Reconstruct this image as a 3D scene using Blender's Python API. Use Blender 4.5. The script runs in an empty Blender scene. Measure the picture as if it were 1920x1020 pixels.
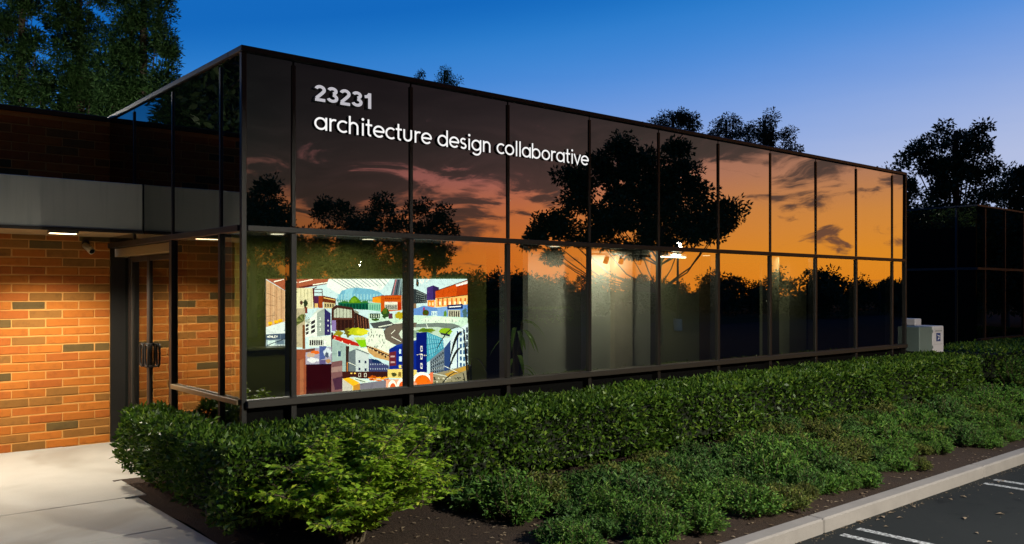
import bpy, math, random
import numpy as np
from mathutils import Vector, Matrix

# ------------------------------------------------------------------ camera
FPX, HZ, CX = 1605.0, 545.0, 960.0           # focal length, horizon row, centre column (1920 px frame)
T = math.atan2(2850.0 - CX, FPX)             # angle between view axis and the long facade
Fv = Vector((math.cos(T), math.sin(T), 0)); Rv = Vector((math.sin(T), -math.cos(T), 0))
HC = 2.2                                     # camera height above the walkway
ZC = HC * FPX / 399.0
XC = (455.0 - CX) / FPX * ZC
CAM = -(Rv * XC + Fv * ZC); CAM.z = HC

scene = bpy.context.scene
cam_d = bpy.data.cameras.new('camera'); cam = bpy.data.objects.new('camera', cam_d)
scene.collection.objects.link(cam); scene.camera = cam
cam.location = CAM; cam.rotation_euler = (math.pi / 2, 0, T - math.pi / 2)
cam_d.sensor_width = 36; cam_d.lens = 36 * FPX / 1920
cam_d.shift_y = (HZ - 510) / 1920; cam_d.clip_end = 2000; cam_d.clip_start = 0.05

def ray(px, py):
    return Fv + Rv * ((px - CX) / FPX) + Vector((0, 0, (HZ - py) / FPX))
def atY(px, py, Y):
    d = ray(px, py); return CAM + d * ((Y - CAM.y) / d.y)
def atX(px, py, X):
    d = ray(px, py); return CAM + d * ((X - CAM.x) / d.x)
def atZ(px, py, Z):
    d = ray(px, py); return CAM + d * ((Z - CAM.z) / d.z)
def atD(px, py, D):
    return CAM + ray(px, py) * D
def mirD(px, py, D):                          # a place in front of the long facade that it mirrors at this pixel
    p = atD(px, py, D); p.y = -p.y; return p

# ------------------------------------------------------------------ render / exposure
scene.render.engine = 'CYCLES'
scene.cycles.use_denoising = True
scene.cycles.max_bounces = 10; scene.cycles.glossy_bounces = 5; scene.cycles.transparent_max_bounces = 12
scene.cycles.diffuse_bounces = 3
scene.cycles.sample_clamp_indirect = 6
scene.cycles.caustics_reflective = False; scene.cycles.caustics_refractive = False
scene.view_settings.view_transform = 'Standard'; scene.view_settings.look = 'None'
scene.view_settings.exposure = 0; scene.view_settings.gamma = 1

# ------------------------------------------------------------------ world: dusk sky, blue in the east, sunset under cloud in the west
class NB:
    def __init__(s, tree): s.t = tree; s.n = tree.nodes; s.l = tree.links
    def new(s, typ, **kw):
        n = s.n.new(typ)
        for k, v in kw.items(): setattr(n, k, v)
        return n
    def put(s, sock, v):
        if hasattr(v, 'is_output') or isinstance(v, bpy.types.NodeSocket): s.l.new(v, sock)
        else: sock.default_value = v
    def m(s, op, a, b=None, c=None, clamp=False):
        n = s.new('ShaderNodeMath', operation=op, use_clamp=clamp)
        for i, v in enumerate((a, b, c)):
            if v is not None: s.put(n.inputs[i], v)
        return n.outputs[0]
    def vm(s, op, a, b=None):
        n = s.new('ShaderNodeVectorMath', operation=op); s.put(n.inputs[0], a)
        if b is not None: s.put(n.inputs[1], b)
        return n.outputs['Value'] if op in ('DOT_PRODUCT', 'LENGTH') else n.outputs[0]
    def mix(s, f, a, b, mode='MIX'):
        n = s.new('ShaderNodeMix', data_type='RGBA', blend_type=mode)
        s.put(n.inputs[0], f)
        s.put(n.inputs[6], a if not isinstance(a, tuple) else (*a[:3], 1)); s.put(n.inputs[7], b if not isinstance(b, tuple) else (*b[:3], 1))
        return n.outputs[2]
    def ramp(s, f, stops, interp='LINEAR'):
        n = s.new('ShaderNodeValToRGB'); n.color_ramp.interpolation = interp
        el = n.color_ramp.elements
        while len(el) < len(stops): el.new(0.5)
        for e, (p, c) in zip(el, stops):
            e.position = p; e.color = (*c[:3], 1) if isinstance(c, tuple) else (c, c, c, 1)
        s.put(n.inputs[0], f); return n.outputs[0]
    def smooth(s, x, a, b):
        n = s.new('ShaderNodeMapRange', interpolation_type='SMOOTHSTEP')
        s.put(n.inputs[0], x); n.inputs[1].default_value = a; n.inputs[2].default_value = b
        return n.outputs[0]
    def noise(s, vec, scale, detail=4, rough=0.55, dist=0.0):
        n = s.new('ShaderNodeTexNoise'); 
        if vec is not None: s.put(n.inputs['Vector'], vec)
        n.inputs['Scale'].default_value = scale; n.inputs['Detail'].default_value = detail
        n.inputs['Roughness'].default_value = rough; n.inputs['Distortion'].default_value = dist
        return n.outputs[0]

world = bpy.data.worlds.new('World'); scene.world = world; world.use_nodes = True
wt = world.node_tree; wt.nodes.clear(); w = NB(wt)
tc = w.new('ShaderNodeTexCoord').outputs['Generated']
d = w.vm('NORMALIZE', tc)
sx = w.new('ShaderNodeSeparateXYZ'); wt.links.new(d, sx.inputs[0]); dx, dy, dz = sx.outputs
elev = w.m('MULTIPLY', w.m('ARCSINE', dz), 57.2958)
hl = w.m('MAXIMUM', w.m('SQRT', w.m('ADD', w.m('MULTIPLY', dx, dx), w.m('MULTIPLY', dy, dy))), 0.001)
yh = w.m('DIVIDE', dy, hl)
az = w.m('MULTIPLY', w.m('ARCTAN2', w.vm('DOT_PRODUCT', d, tuple(Rv)), w.vm('DOT_PRODUCT', d, tuple(Fv))), 57.2958)
ca_ = w.new('ShaderNodeCombineXYZ')
wt.links.new(w.m('ADD', w.m('DIVIDE', az, 9.5), w.m('MULTIPLY', elev, 0.05)), ca_.inputs[0]); wt.links.new(w.m('DIVIDE', elev, 3.1), ca_.inputs[1])
ca_v = ca_.outputs[0]
# clear blue half
fb = w.m('ADD', w.m('MULTIPLY', w.m('ADD', w.m('MAXIMUM', az, -60.0), 23.0), 0.0085), w.m('MULTIPLY', w.m('SUBTRACT', 16.0, elev), 0.066), clamp=True)
blue = w.ramp(fb, [(0.0, (0.004, 0.125, 0.49)), (0.20, (0.022, 0.215, 0.63)), (0.48, (0.10, 0.285, 0.73)), (0.8, (0.34, 0.45, 0.76)), (1.0, (0.46, 0.53, 0.76))], 'B_SPLINE')
hi = w.smooth(elev, 18.0, 75.0)
hz_ = w.noise(w.vm('MULTIPLY', ca_v, (0.35, 1.0, 1.0)), 0.9, 5, 0.6, 0.6)
blue = w.mix(1.0, blue, w.ramp(hz_, [(0.3, (0.97, 0.98, 0.99)), (0.7, (1.05, 1.02, 1.0))]), 'MULTIPLY')
blue = w.mix(hi, blue, (0.008, 0.055, 0.20))
# sunset half
SUN_AZ = math.radians(-20)
sdot = w.m('DIVIDE', w.vm('DOT_PRODUCT', d, (math.cos(SUN_AZ), math.sin(SUN_AZ), 0.0)), hl)
fac = w.m('POWER', w.m('MAXIMUM', w.m('MULTIPLY', w.m('SUBTRACT', sdot, 0.46), 1.85), 0.10), 1.2)
e40 = w.m('DIVIDE', elev, 40.0, clamp=True)
sunset = w.ramp(e40, [(0.0, (1.75, 0.56, 0.03)), (0.06, (1.7, 0.62, 0.05)), (0.125, (1.45, 0.58, 0.13)), (0.19, (1.02, 0.47, 0.27)),
                      (0.28, (0.55, 0.31, 0.27)), (0.45, (0.20, 0.16, 0.21)), (1.0, (0.03, 0.08, 0.24))])
# cloud deck, flat layers seen nearly edge on
inv = w.m('DIVIDE', 1.0, w.m('ADD', w.m('MAXIMUM', dz, 0.0), 0.10))
cv = w.new('ShaderNodeCombineXYZ'); wt.links.new(w.m('MULTIPLY', dx, inv), cv.inputs[0]); wt.links.new(w.m('MULTIPLY', dy, inv), cv.inputs[1])
n1 = w.noise(ca_v, 1.5, 8, 0.60, 0.9)
n2 = w.noise(w.vm('ADD', cv.outputs[0], (3.1, 7.7, 0.0)), 1.3, 6, 0.6, 0.4)
cn = w.m('ADD', w.m('MULTIPLY', n1, 0.95), w.m('MULTIPLY', n2, 0.32))
thr = w.m('ADD', w.m('MULTIPLY', w.m('DIVIDE', elev, 13.0, clamp=True), -0.46), w.m('MULTIPLY', w.smooth(sdot, 0.80, 0.995), 0.105))
cl = w.smooth(w.m('SUBTRACT', cn, w.m('ADD', thr, 0.80)), -0.05, 0.07)
cl_col = w.ramp(e40, [(0.08, (0.36, 0.16, 0.12)), (0.16, (0.19, 0.125, 0.115)), (0.23, (0.098, 0.092, 0.086)), (0.29, (0.040, 0.050, 0.046)), (0.36, (0.024, 0.030, 0.028)), (0.6, (0.014, 0.022, 0.022))])
pinkedge = w.mix(w.smooth(n1, 0.36, 0.62), (1.5, 1.1, 1.15), (0.75, 0.78, 0.80))
tint = w.ramp(fac, [(0.0, (0.07, 0.10, 0.11)), (0.28, (0.22, 0.23, 0.28)), (0.5, (0.50, 0.37, 0.55)), (0.72, (0.86, 0.60, 0.85)), (1.0, (1.08, 1.06, 1.0))])
ctint = w.ramp(fac, [(0.0, (0.08, 0.20, 0.19)), (0.28, (0.13, 0.27, 0.25)), (0.5, (0.25, 0.35, 0.34)), (0.75, (0.60, 0.66, 0.66)), (1.0, (1.1, 1.05, 1.0))])
west = w.mix(w.m('MULTIPLY', cl, 0.92), w.mix(1.0, sunset, tint, 'MULTIPLY'), w.mix(1.0, w.mix(1.0, cl_col, pinkedge, 'MULTIPLY'), ctint, 'MULTIPLY'))
west = w.mix(w.smooth(elev, 30.0, 62.0), west, (0.008, 0.055, 0.20))
wm = w.smooth(yh, 0.28, -0.30)
skyc = w.mix(wm, blue, west)
ground = w.smooth(elev, -1.2, -0.1)
skyc = w.mix(ground, (0.012, 0.014, 0.012), skyc)
nish = w.new('ShaderNodeTexSky', sky_type='NISHITA', sun_disc=False)
nish.sun_elevation = math.radians(0.3); nish.sun_rotation = math.radians(90) - SUN_AZ
nish.altitude = 150; nish.air_density = 1.0; nish.dust_density = 2.0; nish.ozone_density = 4.0
bg1 = w.new('ShaderNodeBackground'); wt.links.new(skyc, bg1.inputs[0]); bg1.inputs[1].default_value = 1.0
bg2 = w.new('ShaderNodeBackground'); wt.links.new(nish.outputs[0], bg2.inputs[0]); bg2.inputs[1].default_value = 0.0012
addw = w.new('ShaderNodeAddShader'); wt.links.new(bg1.outputs[0], addw.inputs[0]); wt.links.new(bg2.outputs[0], addw.inputs[1])
wo = w.new('ShaderNodeOutputWorld'); wt.links.new(addw.outputs[0], wo.inputs[0])

# ------------------------------------------------------------------ helpers
R_ = random.Random(7)
rng = np.random.default_rng(11)
COL = scene.collection

def srgb(r, g, b):
    f = lambda c: c / 12.92 if c <= 0.04045 else ((c + 0.055) / 1.055) ** 2.4
    return (f(r / 255), f(g / 255), f(b / 255))

class MB:
    def __init__(s): s.v = []; s.f = []
    def quad(s, a, b, c, d_):
        i = len(s.v); s.v += [tuple(a), tuple(b), tuple(c), tuple(d_)]; s.f.append((i, i + 1, i + 2, i + 3))
    def poly(s, pts):
        i = len(s.v); s.v += [tuple(p) for p in pts]; s.f.append(tuple(range(i, i + len(pts))))
    def box(s, x0, x1, y0, y1, z0, z1):
        i = len(s.v)
        s.v += [(x0, y0, z0), (x1, y0, z0), (x1, y1, z0), (x0, y1, z0), (x0, y0, z1), (x1, y0, z1), (x1, y1, z1), (x0, y1, z1)]
        s.f += [(i, i + 3, i + 2, i + 1), (i + 4, i + 5, i + 6, i + 7), (i, i + 1, i + 5, i + 4), (i + 1, i + 2, i + 6, i + 5), (i + 2, i + 3, i + 7, i + 6), (i + 3, i, i + 4, i + 7)]
        return s
    def bbox(s, x0, x1, y0, y1, z0, z1, b=0.006):
        # box with chamfered edges
        xs, ys, zs = (x0, x1), (y0, y1), (z0, z1)
        def corner(ix, iy, iz):
            sx_, sy_, sz_ = (1, -1)[ix], (1, -1)[iy], (1, -1)[iz]
            X, Y, Z = xs[ix], ys[iy], zs[iz]
            i = len(s.v)
            s.v += [(X, Y + sy_ * b, Z + sz_ * b), (X + sx_ * b, Y, Z + sz_ * b), (X + sx_ * b, Y + sy_ * b, Z)]
            return i
        c = {}
        for ix in (0, 1):
            for iy in (0, 1):
                for iz in (0, 1): c[ix, iy, iz] = corner(ix, iy, iz)
        for ix in (0, 1):
            q = [c[ix, 0, 0], c[ix, 1, 0], c[ix, 1, 1], c[ix, 0, 1]]; s.f.append(tuple(q if ix else q[::-1]))
        for iy in (0, 1):
            q = [c[0, iy, 0] + 1, c[1, iy, 0] + 1, c[1, iy, 1] + 1, c[0, iy, 1] + 1]; s.f.append(tuple(q if not iy else q[::-1]))
        for iz in (0, 1):
            q = [c[0, 0, iz] + 2, c[1, 0, iz] + 2, c[1, 1, iz] + 2, c[0, 1, iz] + 2]; s.f.append(tuple(q if iz else q[::-1]))
        for iy in (0, 1):
            for iz in (0, 1):
                a, b_ = c[0, iy, iz], c[1, iy, iz]; s.f.append((a + 1, b_ + 1, b_ + 2, a + 2))
        for ix in (0, 1):
            for iz in (0, 1):
                a, b_ = c[ix, 0, iz], c[ix, 1, iz]; s.f.append((a, b_, b_ + 2, a + 2))
        for ix in (0, 1):
            for iy in (0, 1):
                a, b_ = c[ix, iy, 0], c[ix, iy, 1]; s.f.append((a, b_, b_ + 1, a + 1))
        for k in c.values(): s.f.append((k, k + 1, k + 2))
        return s
    def tube(s, pts, radii, n=6, cap=True):
        pts = [Vector(p) for p in pts]
        if not hasattr(radii, '__len__'): radii = [radii] * len(pts)
        base = len(s.v)
        for k, p in enumerate(pts):
            t = (pts[min(k + 1, len(pts) - 1)] - pts[max(k - 1, 0)])
            t = t.normalized() if t.length > 1e-9 else Vector((0, 0, 1))
            a = t.cross(Vector((0, 0, 1)) if abs(t.z) < 0.9 else Vector((1, 0, 0))).normalized(); b = t.cross(a)
            for j in range(n):
                q = p + (a * math.cos(2 * math.pi * j / n) + b * math.sin(2 * math.pi * j / n)) * radii[k]
                s.v.append(tuple(q))
        for k in range(len(pts) - 1):
            for j in range(n):
                a = base + k * n + j; b = base + k * n + (j + 1) % n
                s.f.append((a, b, b + n, a + n))
        if cap:
            s.f.append(tuple(base + j for j in range(n))[::-1]); s.f.append(tuple(base + (len(pts) - 1) * n + j for j in range(n)))
        return s
    def mesh(s, name):
        me = bpy.data.meshes.new(name); me.from_pydata(s.v, [], s.f); me.update(); return me
    def build(s, name, mat, parent=None, loc=(0, 0, 0), smooth=False, fixn=False):
        me = s.mesh(name)
        if fixn:
            import bmesh
            bm = bmesh.new(); bm.from_mesh(me); bmesh.ops.recalc_face_normals(bm, faces=bm.faces); bm.to_mesh(me); bm.free()
        if smooth: me.polygons.foreach_set('use_smooth', [True] * len(me.polygons))
        return link(name, me, mat, parent, loc)

def link(name, me, mat, parent=None, loc=(0, 0, 0)):
    if mat is not None and not me.materials: me.materials.append(mat)
    o = bpy.data.objects.new(name, me); COL.objects.link(o); o.location = loc
    if parent is not None: o.parent = parent
    return o
def empty(name, loc, label, cat, group=None, rz=0):
    o = bpy.data.objects.new(name, None); COL.objects.link(o); o.location = loc; o.rotation_euler = (0, 0, rz); o.empty_display_size = 0.2
    return tag(o, label, cat, group)
def tag(o, label=None, cat=None, group=None, kind=None):
    if label: o['label'] = label
    if cat: o['category'] = cat
    if group: o['group'] = group
    if kind: o['kind'] = kind
    return o
def part(parent, name, mat, *boxes, bevel=0.0):
    m = MB(); L = parent.location
    for b in boxes:
        b = (b[0] - L.x, b[1] - L.x, b[2] - L.y, b[3] - L.y, b[4] - L.z, b[5] - L.z)
        if bevel: m.bbox(*b, b=bevel)
        else: m.box(*b)
    return m.build(name, mat, parent)

# ------------------------------------------------------------------ materials
MATS = {}
def mat(name, fn):
    if name in MATS: return MATS[name]
    m_ = bpy.data.materials.new(name); m_.use_nodes = True; nt = m_.node_tree; nt.nodes.clear(); b = NB(nt)
    out = b.new('ShaderNodeOutputMaterial'); sh = fn(b); nt.links.new(sh, out.inputs[0]); MATS[name] = m_; return m_
def pbr(b, color, rough=0.7, metal=0.0, spec=0.5, bump=None, bstr=0.3, bdist=0.01, emis=None, estr=0.0):
    p = b.new('ShaderNodeBsdfPrincipled')
    b.put(p.inputs['Base Color'], color if not isinstance(color, tuple) else (*color, 1)); b.put(p.inputs['Roughness'], rough)
    p.inputs['Metallic'].default_value = metal; p.inputs['Specular IOR Level'].default_value = spec
    if bump is not None:
        n = b.new('ShaderNodeBump'); n.inputs['Strength'].default_value = bstr; n.inputs['Distance'].default_value = bdist
        b.put(n.inputs['Height'], bump); b.l.new(n.outputs[0], p.inputs['Normal'])
    if emis is not None:
        b.put(p.inputs['Emission Color'], (*emis, 1)); p.inputs['Emission Strength'].default_value = estr
    return p.outputs[0]
def pos(b): return b.new('ShaderNodeNewGeometry').outputs['Position']
def island(b): return b.new('ShaderNodeNewGeometry').outputs['Random Per Island']

def plain(name, color, rough=0.6, metal=0.0, spec=0.5, var=0.12, scale=6.0):
    def fn(b):
        n = b.noise(pos(b), scale, 4, 0.6)
        c = b.mix(n, tuple(x * (1 - var) for x in color), tuple(min(1, x * (1 + var)) for x in color))
        return pbr(b, c, b.m('ADD', rough - 0.06, b.m('MULTIPLY', n, 0.12)), metal, spec)
    return mat(name, fn)
def glow(name, color, strength):
    def fn(b):
        e = b.new('ShaderNodeEmission'); e.inputs[0].default_value = (*color, 1); e.inputs[1].default_value = strength; return e.outputs[0]
    return mat(name, fn)

FRAME = plain('bronze_frame', (0.013, 0.012, 0.011), 0.45, 0.1)
FRAME_L = plain('bronze_frame_pale', (0.032, 0.027, 0.022), 0.5, 0.1)
BLACK = plain('black_base', (0.004, 0.004, 0.004), 0.9, spec=0.1)
ROOFM = plain('roof_gravel', (0.12, 0.11, 0.10), 0.9)
WHITE = plain('white_paint', (0.75, 0.75, 0.76), 0.5)
GREYM = plain('grey_metal', (0.32, 0.34, 0.34), 0.5, 0.2)

def fn_spandrel(b):
    fr = b.new('ShaderNodeFresnel'); fr.inputs[0].default_value = 4.6
    w_ = b.noise(pos(b), 0.9, 2, 0.4)
    bp = b.new('ShaderNodeBump'); bp.inputs['Strength'].default_value = 0.06; bp.inputs['Distance'].default_value = 0.02; b.put(bp.inputs['Height'], w_)
    g = b.new('ShaderNodeBsdfGlossy'); g.inputs[0].default_value = (0.97, 0.97, 0.94, 1); g.inputs['Roughness'].default_value = 0.004
    b.l.new(bp.outputs[0], g.inputs['Normal'])
    df = b.new('ShaderNodeBsdfDiffuse'); df.inputs[0].default_value = (0.002, 0.005, 0.004, 1)
    mx = b.new('ShaderNodeMixShader'); b.l.new(fr.outputs[0], mx.inputs[0]); b.l.new(df.outputs[0], mx.inputs[1]); b.l.new(g.outputs[0], mx.inputs[2])
    return mx.outputs[0]
SPANDREL = mat('mirror_spandrel_glass', fn_spandrel)
def fn_vision(b):
    fr = b.new('ShaderNodeFresnel'); fr.inputs[0].default_value = 4.6
    w_ = b.noise(pos(b), 0.9, 2, 0.4)
    bp = b.new('ShaderNodeBump'); bp.inputs['Strength'].default_value = 0.06; bp.inputs['Distance'].default_value = 0.02; b.put(bp.inputs['Height'], w_)
    g = b.new('ShaderNodeBsdfGlossy'); g.inputs[0].default_value = (0.97, 0.97, 0.94, 1); g.inputs['Roughness'].default_value = 0.004
    b.l.new(bp.outputs[0], g.inputs['Normal'])
    tr = b.new('ShaderNodeBsdfTransparent'); tr.inputs[0].default_value = (0.64, 0.66, 0.50, 1)
    mx = b.new('ShaderNodeMixShader'); b.l.new(fr.outputs[0], mx.inputs[0]); b.l.new(tr.outputs[0], mx.inputs[1]); b.l.new(g.outputs[0], mx.inputs[2])
    return mx.outputs[0]
VISION = mat('mirror_vision_glass', fn_vision)

def fn_concrete(b):
    p = pos(b); n = b.noise(p, 1.3, 5, 0.6); n2 = b.noise(p, 45, 3, 0.6); st = b.noise(p, 0.5, 3, 0.5, 1.0)
    c = b.mix(n, (0.34, 0.32, 0.28), (0.50, 0.475, 0.43)); c = b.mix(b.m('MULTIPLY', b.smooth(st, 0.48, 0.66), 0.65), c, (0.24, 0.21, 0.165))
    c = b.mix(b.m('MULTIPLY', n2, 0.25), c, (0.25, 0.24, 0.22))
    return pbr(b, c, 0.8, bump=n2, bstr=0.35, bdist=0.004)
CONCRETE = mat('concrete_paving', fn_concrete)
def fn_fascia(b):
    p = pos(b); n = b.noise(p, 2.2, 5, 0.6); n2 = b.noise(p, 90, 2, 0.6)
    mp = b.new('ShaderNodeMapping'); mp.inputs['Scale'].default_value = (9, 9, 0.6); b.l.new(p, mp.inputs[0]); stv = b.noise(mp.outputs[0], 1.0, 4, 0.6)
    c = b.mix(n, (0.50, 0.51, 0.46), (0.60, 0.60, 0.54)); c = b.mix(b.m('MULTIPLY', b.smooth(stv, 0.5, 0.75), 0.4), c, (0.34, 0.38, 0.33))
    return pbr(b, c, 0.85, bump=n2, bstr=0.4, bdist=0.003)
FASCIA = mat('stucco_fascia', fn_fascia)
def fn_kerb(b):
    p = pos(b); n = b.noise(p, 3.0, 5, 0.65); n2 = b.noise(p, 70, 3, 0.6)
    c = b.mix(n, (0.22, 0.20, 0.19), (0.36, 0.33, 0.31)); c = b.mix(b.m('MULTIPLY', b.smooth(n2, 0.55, 0.75), 0.5), c, (0.16, 0.145, 0.13))
    return pbr(b, c, 0.85, bump=n2, bstr=0.5, bdist=0.006)
KERB = mat('kerb_concrete', fn_kerb)
def fn_asphalt(b):
    p = pos(b); n = b.noise(p, 0.6, 5, 0.6); n2 = b.noise(p, 160, 2, 0.7)
    c = b.mix(n, (0.016, 0.019, 0.020), (0.030, 0.033, 0.034)); c = b.mix(b.m('MULTIPLY', b.smooth(n2, 0.6, 0.8), 0.6), c, (0.06, 0.062, 0.062)); n3 = b.noise(p, 1.7, 6, 0.7, 1.2)
    c = b.mix(b.m('MULTIPLY', b.smooth(n3, 0.56, 0.66), 0.6), c, (0.008, 0.009, 0.010)); c = b.mix(b.m('MULTIPLY', b.smooth(n3, 0.40, 0.30), 0.35), c, (0.055, 0.052, 0.046))
    return pbr(b, c, 0.9, spec=0.12, bump=n2, bstr=0.5, bdist=0.006)
ASPHALT = mat('asphalt', fn_asphalt)
def fn_paint(b):
    p = pos(b); n = b.noise(p, 28, 5, 0.7)
    c = b.mix(b.smooth(n, 0.40, 0.58), (0.62, 0.63, 0.64), (0.14, 0.14, 0.14))
    return pbr(b, c, 0.7)
PAINT = mat('worn_road_paint', fn_paint)
def fn_soil(b):
    p = pos(b); n = b.noise(p, 4, 6, 0.7); n2 = b.noise(p, 38, 5, 0.75)
    c = b.mix(n, (0.020, 0.010, 0.006), (0.062, 0.033, 0.018)); c = b.mix(b.smooth(n2, 0.56, 0.72), c, (0.13, 0.085, 0.055))
    return pbr(b, c, 0.95, bump=b.m('ADD', n, n2), bstr=0.9, bdist=0.03)
SOIL = mat('mulch_soil', fn_soil)
def fn_far(b):
    p = pos(b); n = b.noise(p, 0.25, 6, 0.7)
    return pbr(b, b.mix(n, (0.018, 0.028, 0.012), (0.05, 0.055, 0.03)), 0.95, spec=0.05)
FARGROUND = mat('rough_ground', fn_far)
def brick_mat(name, c0, c1):
    def fn(b):
        oi = b.new('ShaderNodeObjectInfo').outputs['Random']
        tco = b.new('ShaderNodeTexCoord').outputs['Object']
        off = b.new('ShaderNodeCombineXYZ'); b.l.new(b.m('MULTIPLY', oi, 31.0), off.inputs[0]); b.l.new(b.m('MULTIPLY', oi, 17.0), off.inputs[1])
        v = b.vm('ADD', tco, off.outputs[0])
        n = b.noise(v, 9, 5, 0.6); n2 = b.noise(v, 120, 3, 0.7)
        c = b.mix(oi, c0, c1); c = b.mix(b.m('MULTIPLY', b.smooth(n, 0.45, 0.75), 0.5), c, tuple(x * 0.62 for x in c0))
        return pbr(b, c, 0.85, bump=b.m('ADD', n, b.m('MULTIPLY', n2, 0.4)), bstr=0.5, bdist=0.004)
    return mat(name, fn)
BRICKS = [brick_mat('brick_orange', (0.44, 0.125, 0.008), (0.52, 0.155, 0.012)), brick_mat('brick_red', (0.40, 0.10, 0.008), (0.46, 0.125, 0.010)),
          brick_mat('brick_brown', (0.25, 0.105, 0.014), (0.33, 0.13, 0.018)), brick_mat('brick_dark', (0.10, 0.062, 0.014), (0.14, 0.082, 0.018))]
MORTAR = plain('mortar', (0.60, 0.29, 0.075), 0.95, scale=30)

def leaf_mat(name, c0, c1, rough=0.5, trans=0.25, c2=None, spec=0.28):
    def fn(b):
        r = island(b)
        c = b.ramp(r, [(0.0, c0), (0.72, c1), (1.0, c2 or c1)])
        p = pbr(b, c, rough, 0, spec)
        t = b.new('ShaderNodeBsdfTranslucent'); b.l.new(c, t.inputs[0])
        mx = b.new('ShaderNodeMixShader'); mx.inputs[0].default_value = trans; b.l.new(p, mx.inputs[1]); b.l.new(t.outputs[0], mx.inputs[2])
        return mx.outputs[0]
    return mat(name, fn)
L_HEDGE = leaf_mat('hedge_leaf', (0.024, 0.062, 0.008), (0.080, 0.165, 0.016), 0.42, 0.22, (0.19, 0.28, 0.035))
L_NAND = leaf_mat('shrub_leaf', (0.16, 0.30, 0.018), (0.31, 0.50, 0.03), 0.5, 0.35, (0.50, 0.56, 0.055))
L_COVER = leaf_mat('ground_cover_leaf', (0.035, 0.10, 0.014), (0.10, 0.23, 0.03), 0.6, 0.25, (0.19, 0.30, 0.045))
L_PINE = leaf_mat('pine_leaf', (0.028, 0.080, 0.020), (0.065, 0.150, 0.040), 0.6, 0.42)
L_TREE = leaf_mat('tree_leaf', (0.016, 0.038, 0.014), (0.040, 0.075, 0.026), 0.55, 0.22)
L_EUC = leaf_mat('gum_leaf', (0.018, 0.040, 0.020), (0.045, 0.075, 0.035), 0.55, 0.2)
L_DRY = leaf_mat('dry_leaf', (0.16, 0.10, 0.055), (0.36, 0.27, 0.18), 0.7, 0.1)
L_HOUSE = leaf_mat('house_plant_leaf', (0.14, 0.30, 0.03), (0.30, 0.48, 0.08), 0.4, 0.3)
L_SIL = leaf_mat('dark_plant_leaf', (0.02, 0.03, 0.012), (0.04, 0.05, 0.02), 0.4, 0.1)
BARK = plain('bark', (0.085, 0.065, 0.048), 0.9, var=0.4, scale=9)
TWIG = plain('twig', (0.10, 0.075, 0.045), 0.9, var=0.3, scale=14)
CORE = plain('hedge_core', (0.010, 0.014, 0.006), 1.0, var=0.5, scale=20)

# ------------------------------------------------------------------ foliage helpers (numpy)
def norm(a): return a / np.maximum(np.linalg.norm(a, axis=1, keepdims=True), 1e-9)
def leaves_mesh(name, P, D, L, W, fold=0.25, roll=None):
    """pointed leaves: at P, along D, length L, width W"""
    n = len(P); P = np.asarray(P, float); D = norm(np.asarray(D, float))
    L = np.broadcast_to(L, (n,))[:, None]; W = np.broadcast_to(W, (n,))[:, None]
    A = norm(rng.normal(size=(n, 3))) if roll is None else roll
    S = norm(np.cross(D, A)); U = np.cross(S, D)
    a = P; b = P + D * L * 0.45 + S * W * 0.5 + U * W * fold; c = P + D * L - U * L * 0.08; e = P + D * L * 0.45 - S * W * 0.5 + U * W * fold
    V = np.stack([a, b, c, e], 1).reshape(-1, 3)
    me = bpy.data.meshes.new(name)
    me.vertices.add(4 * n); me.vertices.foreach_set('co', V.astype(np.float32).ravel())
    me.loops.add(4 * n); me.loops.foreach_set('vertex_index', np.arange(4 * n, dtype=np.int32))
    me.polygons.add(n); me.polygons.foreach_set('loop_start', np.arange(0, 4 * n, 4, dtype=np.int32))
    try: me.polygons.foreach_set('loop_total', np.full(n, 4, dtype=np.int32))
    except Exception: pass
    me.update(calc_edges=True); me.validate(); return me

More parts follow.
